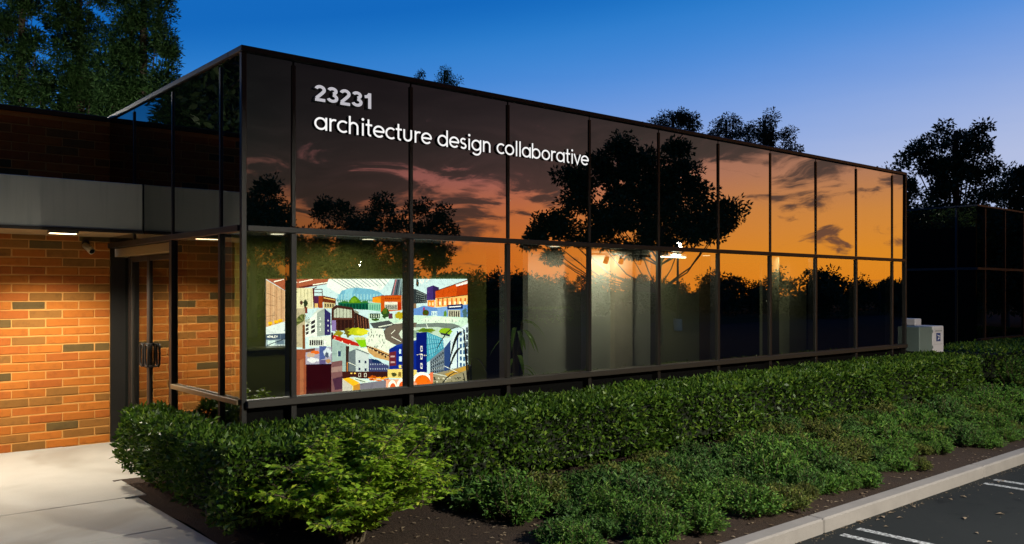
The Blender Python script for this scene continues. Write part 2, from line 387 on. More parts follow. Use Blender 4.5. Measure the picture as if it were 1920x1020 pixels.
def tree_data(name, lobes, trunk_h, trunk_r, n_clusters, cl_r, per, leaf_l, leaf_w, lean=(0, 0), shell=0.55, droop=0.0, limb=0.5, flat=0.8):
    """trunk mesh and crown mesh, base at the origin; lobes are (x, y, z, rx, ry, rz)"""
    tb = MB(); top = max(l[2] for l in lobes)
    tp = [Vector((lean[0] * k / 6 + R_.uniform(-.06, .06) * (k > 0), lean[1] * k / 6 + R_.uniform(-.06, .06) * (k > 0), trunk_h * k / 6)) for k in range(7)]
    tb.tube(tp, [trunk_r * (1.25 - 0.75 * k / 6) for k in range(7)], 9)
    Pl, Dl = [], []
    vol = np.array([l[3] * l[4] * l[5] for l in lobes]) ** 0.7; vol /= vol.sum()
    for li, l in enumerate(lobes):
        c = Vector(l[:3]); k = min(6, max(2, int(6 * min(1.0, (c.z * 0.62) / trunk_h)))); st = tp[k]
        mid = st.lerp(c, 0.5) + Vector((0, 0, -0.12 * (c - st).length))
        r0 = trunk_r * limb
        tb.tube([st, st.lerp(mid, .5), mid, mid.lerp(c, .6), c], [r0, r0 * .8, r0 * .62, r0 * .45, r0 * .3], 6)
        nc = max(3, int(n_clusters * vol[li]))
        for q in range(nc):
            u = rng.normal(size=3); u /= np.linalg.norm(u); rr = shell + (1 - shell) * rng.random()
            cc = np.array(l[:3]) + u * rr * np.array(l[3:])
            tb.tube([c, c.lerp(Vector(cc), .55) + Vector((0, 0, .05)), Vector(cc)], [r0 * .26, r0 * .16, r0 * .07], 4, cap=False)
            rs = cl_r * rng.uniform(.55, 1.25); npl = int(per * rng.uniform(.6, 1.3))
            g = norm(rng.normal(size=(npl, 3))) * (rng.random((npl, 1)) ** 0.45) * rs * np.array([1, 1, flat])
            Pl.append(cc + g); dd = g + rng.normal(size=(npl, 3)) * rs * 0.35; dd[:, 2] -= droop * rs; Dl.append(dd)
    P = np.concatenate(Pl); D = np.concatenate(Dl); n = len(P)
    cm = leaves_mesh(name + '_crown', P, D, leaf_l * rng.uniform(.7, 1.3, n), leaf_w * rng.uniform(.7, 1.3, n))
    return tb.mesh(name + '_trunk'), cm
def place_tree(name, data, loc, label, lmat, group=None, rz=0.0, s=1.0):
    t = empty(name, loc, label, 'tree', group, rz); t.scale = (s, s, s)
    link('trunk', data[0], BARK, t); link('crown', data[1], lmat, t); return t

# ------------------------------------------------------------------ dimensions of the place
BAY = None
X0 = atY(549.3, HZ, 0).x; XN = atY(1672, HZ, 0).x; BAY = (XN - X0) / 9.0
NARROW = X0
MULX = [X0 + BAY * k for k in range(10)]
XEND = MULX[-1] + NARROW
ZTOP, ZMID, ZSILL = 4.72, 2.85, 1.06
YB = 4.74                                      # brick wall plane
ZASP = -0.25; YK = -4.0                        # asphalt level, kerb face

# ================================================================== SETTING
def sheet(name, x0, x1, y0, y1, z, m_, cuts=1):
    m = MB(); m.quad((x0, y0, z), (x1, y0, z), (x1, y1, z), (x0, y1, z)); o = m.build(name, m_); o['kind'] = 'structure'; return o
sheet('ground', -400, 500, -500, 500, -0.40, FARGROUND)
lot = sheet('parking_lot', -40, 90, -32, YK + 0.02, ZASP, ASPHALT)
# planting bed, gently uneven, falling to the kerb
def bed_z(x, y):
    return 0.0 + (-0.115) * min(1, max(0, (-y - 0.9) / 2.9)) + 0.016 * math.sin(x * 2.3 + y * 1.7) * math.sin(y * 3.1 - x * 0.8)
bm_ = MB(); nx, ny = 150, 24; bx0, bx1, by0, by1 = -0.72, 44.0, YK + 0.19, 2.0
for j in range(ny + 1):
    for i in range(nx + 1):
        x = bx0 + (bx1 - bx0) * i / nx; y = by0 + (by1 - by0) * j / ny
        bm_.v.append((x, y, bed_z(x, y) - 0.004))
for j in range(ny):
    for i in range(nx):
        a = j * (nx + 1) + i; bm_.f.append((a, a + 1, a + nx + 2, a + nx + 1))
o = bm_.build('planting_bed', SOIL, smooth=True); o['kind'] = 'structure'
# leaf litter on the bed and a few leaves on the asphalt
P, D = [], []
for k in range(2600):
    x = R_.uniform(-1.2, 26); y = R_.uniform(YK + 0.2, -1.1)
    P.append((x, y, bed_z(x, y) + 0.006)); a = R_.uniform(0, 6.28); D.append((math.cos(a), math.sin(a), R_.uniform(-.05, .25)))
tag(link('leaf_litter', leaves_mesh('leaf_litter', P, D, rng.uniform(.03, .075, len(P)), rng.uniform(.015, .035, len(P)), 0.15, np.tile([0., 0., 1.], (len(P), 1))), L_DRY),
    'dry leaf litter scattered over the planting bed', 'leaf litter', kind='stuff')
for k in range(26):
    if k < 12: x = R_.uniform(2.5, 9); y = YK - R_.uniform(0.05, 0.35)
    else: x = R_.uniform(3.5, 9.5); y = YK - R_.uniform(0.3, 2.2)
    a = R_.uniform(0, 6.28)
    lm = leaves_mesh('fallen_leaf', [(0, 0, 0)], [(math.cos(a), math.sin(a), .12)], R_.uniform(.05, .10), R_.uniform(.03, .05), 0.2, np.array([[0., 0., 1.]]))
    tag(link('fallen_leaf', lm, L_DRY, None, (x, y, ZASP + 0.008)), 'dry curled leaf lying on the asphalt beside the kerb', 'leaf', 'dry leaves on the asphalt')

P, D = [], []
for k in range(700):
    x = R_.uniform(-2, 14); y = YK - abs(R_.gauss(0, .07)) - .01
    if R_.random() < .25: y = YK - R_.uniform(.05, 2.5)
    P.append((x, y, ZASP + .006)); a = R_.uniform(0, 6.28); D.append((math.cos(a), math.sin(a), R_.uniform(0, .2)))
tag(link('gutter_debris', leaves_mesh('gutter_debris', P, D, rng.uniform(.012, .04, len(P)), rng.uniform(.006, .02, len(P)), 0.1, np.tile([0., 0., 1.], (len(P), 1))), L_DRY),
    'fine dry debris gathered in the gutter along the kerb', 'debris', kind='stuff')
# kerb stones
kerb = empty('kerb', (0, YK, 0), 'pale concrete kerb between planting bed and parking lot', 'kerb'); del kerb['category']; del kerb['label']; kerb['kind'] = 'structure'
kj = [-9.0, -5.5, -2.2, 1.0]
xj = atY(1545, 1000, YK).x; xj2 = atY(1845, 893, YK).x
kj += [xj, xj2] + [xj2 + (xj2 - xj) * k for k in range(1, 8)]
for a, b in zip(kj[:-1], kj[1:]):
    m = MB(); m.bbox(a + 0.006, b - 0.006, 0.0, 0.185, -0.4, -0.098 + R_.uniform(-.003, .003), b=0.018); m.build('kerb_stone', KERB, kerb, loc=(0, R_.uniform(-.004, .004), 0))
m = MB(); m.box(kj[0], kj[-1], 0.03, 0.18, -0.38, -0.125); m.build('joint_filler', BLACK, kerb)
# hairpin stall markings
def stripe(x, y0, y1, wd=0.10):
    m = MB(); m.quad((x - wd / 2, y1, 0), (x + wd / 2, y1, 0), (x + wd / 2, y0, 0), (x - wd / 2, y0, 0))
    return m.build('stall_line', PAINT, lot, loc=(0, 0, ZASP + 0.004))
s1 = atZ(1615, 993, ZASP); s2 = atZ(1580, 1003, ZASP); s3 = atZ(1855, 908, ZASP); s4 = atZ(1880, 902, ZASP)
for xx in [s1.x, s2.x, s3.x, s4.x] + [s3.x + 3.5 * k for k in (1, 2, 3)] + [s4.x + 3.5 * k for k in (1, 2, 3)] + [s2.x - 3.5, s1.x - 3.5]:
    stripe(xx, YK - 0.14, YK - 5.2)

# entrance walkway: concrete slabs with joints
walk = empty('entrance_walkway', (0, 0, 0), 'x', 'x'); del walk['category']; del walk['label']; walk['kind'] = 'structure'
yj1 = atZ(120, 950, 0).y; yj2 = atZ(200, 1010, 0).y
cuts_y = [YB + 0.02, yj1, yj2, yj2 - 1.55, YK + 0.19]
for a, b in zip(cuts_y[:-1], cuts_y[1:]):
    for xa, xb in ((-7.5, -3.9), (-3.9, -0.2 if a > 1 else -0.35)):
        if b < 2.0 and xb > -1: xb = -0.62 if b > 0 else -0.85
        m = MB(); m.bbox(xa + 0.005, xb - 0.005, b + 0.005, a - 0.005, -0.12, 0.0, b=0.008); m.build('concrete_slab', CONCRETE, walk)
m = MB(); m.box(-7.5, -0.72, YK + 0.19, YB, -0.3, -0.018); m.box(-0.72, 0.6, 1.9, YB + .02, -0.2, -0.006); m.build('slab_base', CONCRETE, walk)
# second walkway beyond the building's far end
wk2 = empty('side_walkway', (0, 0, 0), 'x', 'x'); del wk2['category']; del wk2['label']; wk2['kind'] = 'structure'
for k in range(5):
    m = MB(); m.bbox(15.45, 17.0, -3.8 + k * 1.6, -2.21 + k * 1.6, -0.2, 0.03, b=0.008); m.build('concrete_slab', CONCRETE, wk2)

# ================================================================== OFFICE BUILDING
bld = empty('office_building', (0, 0, 0), 'two-row dark mirror-glass office building reflecting the sunset, above the long hedge', 'building')
FD = 0.05
def pane(parent, name, m_, axis, a, b, z0, z1, y=0.0, tilt=True):
    """one glass lite, 12 mm thick, very slightly out of true"""
    m = MB(); t = 0.006; cx, cz = (a + b) / 2, (z0 + z1) / 2
    if axis == 'x': m.box(a - cx, b - cx, -t, t, z0 - cz, z1 - cz); loc = (cx, y, cz)
    else: m.box(-t, t, a - cx, b - cx, z0 - cz, z1 - cz); loc = (y, cx, cz)
    if m_ is VISION:       # single sheet keeps the reflection clean
        m = MB()
        if axis == 'x': m.quad((a - cx, 0, z0 - cz), (b - cx, 0, z0 - cz), (b - cx, 0, z1 - cz), (a - cx, 0, z1 - cz))
        else: m.quad((0, b - cx, z0 - cz), (0, a - cx, z0 - cz), (0, a - cx, z1 - cz), (0, b - cx, z1 - cz))
    o = m.build(name, m_, parent, loc=loc)
    if tilt: 
        o.rotation_euler = (R_.uniform(-1, 1) * 0.0026, 0, R_.uniform(-1, 1) * 0.0030) if axis == 'x' else (0, R_.uniform(-1, 1) * 0.0008, R_.uniform(-1, 1) * 0.0008)
    return o
edges = [0.0] + MULX + [XEND]
for a, b in zip(edges[:-1], edges[1:]):
    pane(bld, 'spandrel_pane', SPANDREL, 'x', a + 0.012, b - 0.012, ZMID + 0.03, ZTOP - 0.03, 0.0)
    pane(bld, 'window_pane', VISION, 'x', a + 0.012, b - 0.012, ZSILL + 0.0, ZMID - 0.03, 0.0)
for k, x in enumerate(MULX):
    part(bld, 'upper_mullion', FRAME, (x - 0.024, x + 0.024, -0.022, 0.03, ZMID + 0.034, ZTOP - 0.10), bevel=0.004)
    part(bld, 'lower_mullion', FRAME, (x - 0.032, x + 0.032, -0.026, 0.13, 0.12, ZMID - 0.036), bevel=0.004)
part(bld, 'transom', FRAME, (0.04, XEND, -0.038, 0.08, ZMID - 0.032, ZMID + 0.030), bevel=0.005)
part(bld, 'sill', FRAME_L, (0.02, XEND, -0.085, 0.10, ZSILL - 0.075, ZSILL), bevel=0.006)
part(bld, 'base_wall', BLACK, (0.05, XEND, 0.09, 0.25, -0.1, ZSILL - 0.075))
part(bld, 'coping', FRAME, (-0.035, XEND + 0.02, -0.05, 0.3, ZTOP - 0.05, ZTOP + 0.01), (-0.035, 0.3, 0.3, 9.0, ZTOP - 0.05, ZTOP + 0.01), bevel=0.006)
part(bld, 'corner_post', FRAME, (-0.02, 0.035, -0.02, 0.035, 0.0, ZTOP - 0.05), bevel=0.003)
part(bld, 'end_post', FRAME, (XEND - 0.02, XEND + 0.03, -0.04, 0.05, 0.0, ZTOP - 0.05), bevel=0.003)
part(bld, 'roof', ROOFM, (0.02, XEND - 0.02, 0.03, 9.0, ZTOP - 0.2, ZTOP - 0.06))
part(bld, 'rear_wall', BLACK, (0.02, XEND, 9.0, 9.2, -0.1, ZTOP - 0.07))
# far end wall, plain black in place of the dark trees it would mirror
for k, (a, b) in enumerate(((0.06, 1.6), (1.6, 3.15), (3.15, 4.7), (4.7, 6.25), (6.25, 7.8), (7.8, 9.0))):
    part(bld, 'end_panel', BLACK, (XEND - 0.01, XEND + 0.005, a + .01, b - .01, ZMID + 0.03, ZTOP - .06)); part(bld, 'end_panel', BLACK, (XEND - 0.01, XEND + 0.005, a + .01, b - .01, 0.1, ZMID - 0.03))
part(bld, 'end_wall', BLACK, (XEND - 0.10, XEND - 0.02, 0.05, 9.0, -0.1, ZTOP - 0.07))

# --- entrance side (plane x = 0)
SY = [0.0, NARROW, NARROW + BAY]                        # corner, mullion, door post
DY = SY[2]
for a, b in ((0.0, SY[1]), (SY[1], DY), (DY, DY + BAY), (DY + BAY, YB + 1.0)):
    pane(bld, 'spandrel_pane', SPANDREL, 'y', a + 0.012, min(b, YB) - 0.012, ZMID + 0.03, ZTOP - 0.03, 0.0)
for a, b in ((0.0, SY[1]), (SY[1], DY)):
    pane(bld, 'window_pane', VISION, 'y', a + 0.012, b - 0.012, 0.05, ZMID - 0.03, 0.0)
for y in (SY[1], DY, DY + BAY):
    part(bld, 'upper_mullion', FRAME, (-0.022, 0.03, y - 0.022, y + 0.022, ZMID + 0.034, ZTOP - 0.10), bevel=0.004)
part(bld, 'lower_mullion', FRAME, (-0.03, 0.10, SY[1] - 0.03, SY[1] + 0.03, 0.0, ZMID - 0.036), bevel=0.004)
part(bld, 'door_post', FRAME, (-0.04, 0.26, DY - 0.045, DY + 0.045, 0.0, ZMID - 0.036), bevel=0.005)
part(bld, 'transom', FRAME, (-0.04, 0.06, 0.04, YB - 0.02, ZMID - 0.036, ZMID + 0.034), bevel=0.004)
part(bld, 'rail', plain('rail_bronze', (0.22, 0.15, 0.07), .45), (-0.055, -0.008, 0.03, DY - 0.05, ZSILL - 0.045, ZSILL + 0.01), bevel=0.004)
DX = 0.20                                               # recessed doors
part(bld, 'door_header', plain('header_bronze', (0.30, 0.22, 0.09), 0.5, 0.3), (0.062, DX + 0.06, DY + 0.05, YB - 0.01, ZMID - 0.16, ZMID - 0.04), bevel=0.004)
DE = 4.42; DM = atX(281, HZ, DX).y
part(bld, 'door_jamb', FRAME, (DX - 0.03, DX + 0.06, DE - 0.04, DE + 0.04, 0.0, ZMID - 0.16), bevel=0.004)
pane(bld, 'sidelight_pane', SPANDREL, 'y', DE + 0.06, YB - 0.03, 0.1, ZMID - 0.18, DX + 0.01, tilt=False)
part(bld, 'recess_return', FRAME, (0.002, DX + 0.06, YB - 0.028, YB + 0.03, 0.0, ZMID - 0.16))
part(bld, 'door_threshold', FRAME_L, (DX - 0.06, DX + 0.1, DY + 0.05, YB, 0.0, 0.025))
for a, b, mir in ((DY + 0.05, DM - 0.006, 1), (DM + 0.006, DE - 0.055, 0)):
    dr = empty('door', (DX, (a + b) / 2, 0), 'x', 'x'); del dr['label']; del dr['category']; dr.parent = bld
    cy = (a + b) / 2
    m = MB()
    for q in ((a - cy, a - cy + 0.045), (b - cy - 0.045, b - cy)): m.bbox(-0.025, 0.025, q[0], q[1], 0.03, ZMID - 0.17, b=0.003)
    m.bbox(-0.022, 0.022, a - cy + .045, b - cy - .045, 0.03, 0.20, b=0.003); m.bbox(-0.022, 0.022, a - cy + .045, b - cy - .045, ZMID - 0.24, ZMID - 0.17, b=0.003)
    m.build('door_frame', FRAME_L if not mir else FRAME, dr)  # far leaf paler: light on its stile put into the frame colour
    pane(dr, 'door_pane', VISION, 'y', a - cy + 0.04, b - cy - 0.04, 0.2, ZMID - 0.24, 0.0, tilt=False)
    hy = (a - cy + 0.10) if not mir else (b - cy - 0.10)
    hp = []
    for q in range(25):
        an = 2 * math.pi * q / 24; hh, hw, cr = 0.15, 0.06, 0.05
        ca, sa = math.cos(an), math.sin(an)
        hp.append(Vector((-0.075, hy + hw * (abs(ca) ** .5) * (1 if ca > 0 else -1), 1.32 + hh * (abs(sa) ** .5) * (1 if sa > 0 else -1))))
    m = MB(); m.tube(hp, 0.016, 8, cap=False); m.tube([(-0.075, hy, 1.47), (0.0, hy, 1.47)], 0.014, 8); m.tube([(-0.075, hy, 1.17), (0.0, hy, 1.17)], 0.014, 8)
    m.build('handle', FRAME, dr, smooth=True)

# --- inside: floor, ceiling, partitions seen through the lower panes
CARPET = plain('carpet', (0.05, 0.05, 0.045), 0.95)
WALLO = plain('olive_lit_wall', (0.28, 0.31, 0.07), 0.85, var=0.06, scale=2)  # olive cast of warm light and tinted glass put into the wall colour
WALLG = plain('sage_wall_paint', (0.40, 0.42, 0.27), 0.85, var=0.08, scale=2)
WALLB = plain('grey_beige_wall', (0.50, 0.51, 0.46), 0.85, var=0.10, scale=2.5)
WALLD = plain('dark_inner_wall', (0.03, 0.03, 0.026), 0.9)
CEIL = plain('ceiling_tile', (0.10, 0.10, 0.085), 0.9)
part(bld, 'floor', CARPET, (0.3, XEND - 0.12, 0.26, 8.9, -0.05, 0.03))
part(bld, 'ceiling', CEIL, (0.05, XEND - 0.12, 0.14, 8.9, ZMID + 0.04, ZMID + 0.2))
part(bld, 'inner_rear_wall', WALLD, (0.3, XEND - 0.12, 6.0, 6.1, 0.03, ZMID + 0.04))
YM = 1.75                                               # mural wall
xa, xb = 0.16, atY(912, HZ, YM).x
part(bld, 'lobby_wall', WALLO, (xa, xb, YM, YM + 0.12, 0.03, ZMID + 0.04))
part(bld, 'lobby_side_wall', WALLO, (0.10, 0.16, 0.6, YM + 0.12, 0.03, ZMID + 0.04))
def wall_at(name, m_, p0, p1, y, z1=ZMID + 0.03, dep=0.12):
    part(bld, name, m_, (atY(p0, HZ, y).x, atY(p1, HZ, y).x, y, y + dep, 0.035, z1))
wall_at('partition', WALLB, 990, 1091, 1.25)
wall_at('partition', WALLB, 1100, 1221, 0.95)
wall_at('pilaster', plain('pilaster_paint', (0.62, 0.57, 0.48), 0.85), 1153, 1186, 0.85, dep=0.098)
wall_at('partition', WALLG, 1238, 1311, 1.15)
wall_at('partition', plain('tan_wall', (0.30, 0.23, 0.12), .85), 1312, 1340, 1.9)
wall_at('pilaster', WALLG, 1446, 1461, 0.55, dep=0.25)
wall_at('pilaster', WALLG, 1480, 1512, 0.75, dep=0.25)

# ceiling downlights inside (real lamps, each with its disc)
def downlight(x, y, power, where, z=ZMID + 0.02, col=(1.0, 0.96, 0.87), size=0.22):
    t = empty('ceiling_downlight', (x, y, z), 'round recessed ceiling downlight ' + where, 'downlight', 'recessed office downlights')
    m = MB(); m.tube([(0, 0, 0.018), (0, 0, -0.012)], [0.10, 0.11], 20); m.build('trim_ring', WHITE, t)
    m = MB(); m.tube([(0, 0, -0.012), (0, 0, -0.017)], [0.075, 0.075], 20); m.build('lamp_disc', glow('lamp_disc', (1, .93, .8), 2.2), t)
    ld = bpy.data.lights.new('downlight', 'AREA'); ld.shape = 'DISK'; ld.size = size; ld.energy = power; ld.color = col
    lo = bpy.data.objects.new('lamp', ld); COL.objects.link(lo); lo.parent = t; lo.location = (0, 0, -0.03)
    return t
def lightx(px, y): return atY(px, HZ, y).x
downlight(lightx(690, 1.0), 1.0, 9.0, 'above the lobby mural')
downlight(lightx(520, 0.8), 0.8, 9.0, 'in the lobby corner left of the mural')
downlight(lightx(1040, 0.75), 0.75, 5.0, 'before the dim partition right of the potted plant')
downlight(lightx(1165, 0.5), 0.5, 36.0, 'above the brightest partition with the track')
downlight(lightx(1270, 0.65), 0.65, 6.0, 'beside the strip light')
downlight(lightx(1325, 1.3), 1.3, 2.5, 'over the tan wall')
downlight(lightx(1478, 0.40), 0.40, 4.0, 'over the two green pilasters')

# ================================================================== BRICK WING AND CANOPY
wing = empty('brick_wing', (0, YB, 0), 'orange brick wall beside the glass entrance, under the grey canopy', 'wall')
ZC0, ZC1 = 2.96, 3.60; YC = 3.2
part(wing, 'mortar_backing', MORTAR, (-7.0, 0.0, YB + 0.006, YB + 0.3, -0.1, ZTOP - 0.07))
part(wing, 'coping', FRAME, (-7.0, -0.04, YB - 0.03, YB + 0.34, ZTOP - 0.07, ZTOP), bevel=0.006)
BLn, BH = 0.42, 0.121; JT = 0.014
bmesh_cache = {}
def brick_mesh(ln, k, wob):
    key = (round(ln, 3), k, wob)
    if key not in bmesh_cache:
        m = MB(); e = wob * 0.0016
        m.bbox(0, ln - JT, -0.0, 0.05, 0, BH - JT, b=0.005 + 0.0015 * wob); me = m.mesh('brick')
        for v in me.vertices: v.co.x += R_.uniform(-e, e); v.co.z += R_.uniform(-e, e); v.co.y += R_.uniform(-.0015, .0015)
        me.materials.append(BRICKS[k]); bmesh_cache[key] = me
    return bmesh_cache[key]
ncour = int((ZTOP - 0.07) / BH)
for c in range(ncour):
    z = c * BH + 0.004
    if z > ZC0 - 0.02 and z + BH < ZC1 + 0.02: continue
    x = -0.004
    first = BLn * (0.5 if c % 2 else 1.0)
    ln = first; xs = -2.85
    while x > xs:
        l_ = min(ln, x - xs)
        if l_ < 0.1: break
        r = R_.random(); k = 0 if r < .38 else 1 if r < .66 else 2 if r < .89 else 3
        o = link('brick', brick_mesh(l_, k, R_.randint(0, 3)), None, wing, (x - l_ + JT, R_.uniform(-.003, .003), z))
        x -= l_; ln = BLn

can = empty('entrance_canopy', (0, YC, ZC0), 'grey stucco canopy projecting over the brick entrance wall', 'canopy')
part(can, 'fascia', FASCIA, (-7.0, -0.012, YC, YC + 0.14, ZC0, ZC1), bevel=0.008)
part(can, 'canopy_roof', ROOFM, (-7.0, -0.012, YC + 0.14, YB - 0.005, ZC1 - 0.12, ZC1 - 0.03))
SOF = plain('soffit_board', (0.30, 0.22, 0.11), 0.7, var=0.2, scale=5)
nb = 9; wbd = (YB - 0.01 - YC - 0.14) / nb
for k in range(nb):
    part(can, 'soffit_board', SOF, (-7.0, -0.012, YC + 0.14 + k * wbd + 0.004, YC + 0.14 + (k + 1) * wbd - 0.004, ZC0 + 0.012, ZC0 + 0.03), bevel=0.003)
part(can, 'soffit_backing', BLACK, (-7.0, -0.012, YC + 0.145, YB - 0.012, ZC0 + 0.032, ZC0 + 0.05))
part(can, 'drip_edge', FRAME_L, (-7.0, -0.012, YC - 0.012, YC + 0.0, ZC0 - 0.012, ZC0 + 0.03))

def entry_light(px, label, power, y):
    d_ = ray(px, 436); p = atZ(px, 437, ZC0); x = CAM.x + ray(px, 437).x * ((y - CAM.y) / ray(px, 437).y)
    t = empty('soffit_light', (x, y, ZC0), label, 'light')
    m = MB(); m.bbox(-0.17, 0.17, -0.06, 0.06, -0.035, 0.01, b=0.006); m.build('housing', FRAME_L, t)
    m = MB(); m.box(-0.15, 0.15, -0.045, 0.045, -0.041, -0.036); m.build('diffuser', glow('soffit_tube', (1.0, 0.72, 0.40), 9.0), t)
    ld = bpy.data.lights.new('soffit_light', 'SPOT'); ld.energy = power; ld.color = (1.0, 0.90, 0.72); ld.spot_size = math.radians(140); ld.spot_blend = 0.6; ld.shadow_soft_size = 0.06
    lo = bpy.data.objects.new('lamp', ld); COL.objects.link(lo); lo.parent = t; lo.location = (0, 0, -0.06); lo.rotation_euler = (math.radians(0), 0, 0)
    return t
entry_light(118, 'small bright soffit light under the entrance canopy', 520, 3.40)
entry_light(-330, 'second soffit light of the canopy, left of the picture', 520, 3.40)

# added fill spotlight, unseen just left of the picture, brightening the fascia
gs = Vector((-3.1, 0.9, 0.0)); aim = Vector((-1.05, YC, 3.12)) - gs - Vector((0, 0, .2))
t = empty('fascia_fill_spotlight', gs, 'added fill spotlight left of the picture, aimed at the grey canopy', 'spotlight')
m = MB(); m.tube([(0, 0, 0), (0, 0, .12)], .02, 8); m.build('stake', FRAME, t)
dv = aim.normalized(); m = MB(); m.tube([Vector((0, 0, .15)) - dv * .05, Vector((0, 0, .15)) + dv * .06], [.05, .065], 14); m.build('housing', FRAME, t)
ld = bpy.data.lights.new('fascia_fill_spotlight', 'SPOT'); ld.energy = 50; ld.color = (1.0, .95, .70); ld.spot_size = math.radians(40); ld.spot_blend = 1.0; ld.shadow_soft_size = .04
lo = bpy.data.objects.new('lamp', ld); COL.objects.link(lo); lo.parent = t; lo.location = Vector((0, 0, .15)) + dv * .08; lo.rotation_euler = dv.to_track_quat('-Z', 'Y').to_euler()

# security camera on the brick
sc_p = atY(160, 464, YB)
scm = empty('security_camera', (sc_p.x, YB - 0.005, sc_p.z), 'small bullet security camera fixed to the brick wall', 'camera')
m = MB(); m.tube([(0, 0, 0.06), (0, -0.03, 0.06)], [0.05, 0.05], 14); m.build('mount', FRAME_L, scm)
m = MB(); m.tube([(0, -0.02, 0.06), (0.0, -0.07, 0.04), (0.01, -0.10, 0.01)], 0.014, 8); m.build('arm', FRAME_L, scm, smooth=True)
m = MB(); m.tube([(-0.02, -0.05, 0.03), (0.015, -0.16, -0.03), (0.03, -0.22, -0.065)], [0.042, 0.046, 0.046], 14); m.build('housing', plain('camera_shell', (0.45, 0.38, 0.25), .4), scm, smooth=True)
m = MB(); m.tube([(0.0295, -0.2185, -0.064), (0.031, -0.224, -0.067)], [0.033, 0.033], 14); m.build('lens', BLACK, scm)

# ================================================================== NEIGHBOURING BUILDING
nc = atD(1831, HZ, 25.0); NX, NY = nc.x, nc.y
nb_ = empty('neighbouring_building', (NX, NY, 0), 'dark glass office building behind the post boxes at far right', 'building')
part(nb_, 'body', BLACK, (NX + 0.06, NX + 26, NY + 0.06, NY + 14, -0.1, ZTOP - 0.1))
part(nb_, 'roof', ROOFM, (NX + 0.03, NX + 26, NY + 0.03, NY + 14, ZTOP - 0.1, ZTOP - 0.04))
ex = [NX, NX + NARROW] + [NX + NARROW + BAY * k for k in range(1, 16)]
for a, b in zip(ex[:-1], ex[1:]):
    part(nb_, 'spandrel_pane', SPANDREL, (a + .012, b - .012, NY - .006, NY + .006, ZMID + .03, ZTOP - .05)); part(nb_, 'window_pane', SPANDREL, (a + .012, b - .012, NY - .006, NY + .006, 0.80, ZMID - .03))
    part(nb_, 'mullion', FRAME_L, (b - .035, b + .035, NY - .04, NY + .03, 0.3, ZMID - .036), bevel=.004); part(nb_, 'mullion', FRAME_L, (b - .035, b + .035, NY - .04, NY + .03, ZMID + .036, ZTOP - .08), bevel=.004)
ey = [NY, NY + NARROW] + [NY + NARROW + BAY * k for k in range(1, 8)]
for a, b in zip(ey[:-1], ey[1:]):
    part(nb_, 'spandrel_pane', SPANDREL, (NX - .006, NX + .006, a + .012, b - .012, ZMID + .03, ZTOP - .05)); part(nb_, 'window_pane', SPANDREL, (NX - .006, NX + .006, a + .012, b - .012, 0.2, ZMID - .03))
    part(nb_, 'mullion', FRAME, (NX - .04, NX + .03, b - .03, b + .03, 0.2, ZMID - .036), bevel=.004); part(nb_, 'mullion', FRAME, (NX - .04, NX + .03, b - .03, b + .03, ZMID + .036, ZTOP - .08), bevel=.004)
part(nb_, 'transom', FRAME_L, (NX - .046, NX + 26, NY - .046, NY + .04, ZMID - .036, ZMID + .034), (NX - .046, NX + .04, NY + .04, NY + 12, ZMID - .036, ZMID + .034))
part(nb_, 'sill', FRAME_L, (NX + .05, NX + 26, NY - .09, NY + .05, 0.74, 0.80)); part(nb_, 'coping', FRAME, (NX - .05, NX + 26, NY - .05, NY + .3, ZTOP - .05, ZTOP), (NX - .05, NX + .3, NY + .3, NY + 12, ZTOP - .05, ZTOP))

# ================================================================== POST BOXES
EMB = plain('emblem_blue', (0.02, 0.05, 0.22), 0.5); EMR = plain('emblem_red', (0.55, 0.03, 0.03), .5); EMW = plain('emblem_white', (.8, .8, .8), .5)
BOXG = plain('box_side_green', (0.16, 0.21, 0.19), 0.5); BOXW = plain('box_front_white', (0.72, 0.68, 0.70), 0.5)
D0 = 18.6
def box_px(x0, x1, y0, y1, D):
    a = atD(x0, y1, D); b = atD(x1, y0, D); return a, b
pb = atD(1756, 630, D0); 
# front faces the walkway side and the camera; turned a little
mb = empty('post_box', (pb.x, pb.y, 0), 'white-fronted parcel post box with a blue emblem, behind the hedge end', 'post box', rz=T - math.pi / 2 - math.radians(-28))
ww = 0.36; zt = HC - (612 - HZ) / FPX * D0; zb = 0.0
m = MB(); m.bbox(-0.17 - 0.42, -0.17, -0.02, 0.44, 0.88, zt, b=0.012); m.build('housing', BOXG, mb)
m = MB(); m.bbox(-0.168, 0.20, -0.03, 0.44, 0.86, zt + 0.012, b=0.012); m.build('door', BOXW, mb)
m = MB(); m.box(-0.45, 0.12, 0.06, 0.36, 0.0, 0.88); m.build('pedestal', BOXG, mb)
ez = zt - 0.23; ex0, ex1 = -0.055, 0.085
m = MB(); m.quad((ex0, -0.034, ez - .09), (ex1, -0.034, ez - .09), (ex1, -0.034, ez + .09), (ex0, -0.034, ez + .09)); em = m.build('emblem', EMB, mb)
m = MB(); m.poly([(ex0 + .012, -0.037, ez + .055), (ex1 - .03, -0.037, ez + .030), (ex1 - .012, -0.037, ez + .002), (ex0 + .06, -0.037, ez + .018)]); m.build('emblem_bird', EMW, em)
m = MB(); m.poly([(ex0 + .035, -0.0372, ez - .075), (ex0 + .065, -0.0372, ez - .010), (ex1 - .02, -0.0372, ez - .020)]); m.build('emblem_stripe', EMW, em)
m = MB(); m.box(-0.13, 0.16, -0.033, -0.031, ez - .155, ez - .150); m.box(-0.13, 0.16, -0.033, -0.031, ez + .17, ez + .175); m.build('door_seam', GREYM, mb)
m = MB(); m.bbox(-0.09, 0.12, -0.05, -0.031, ez + .125, ez + .145, b=.004); m.build('handle', GREYM, mb)
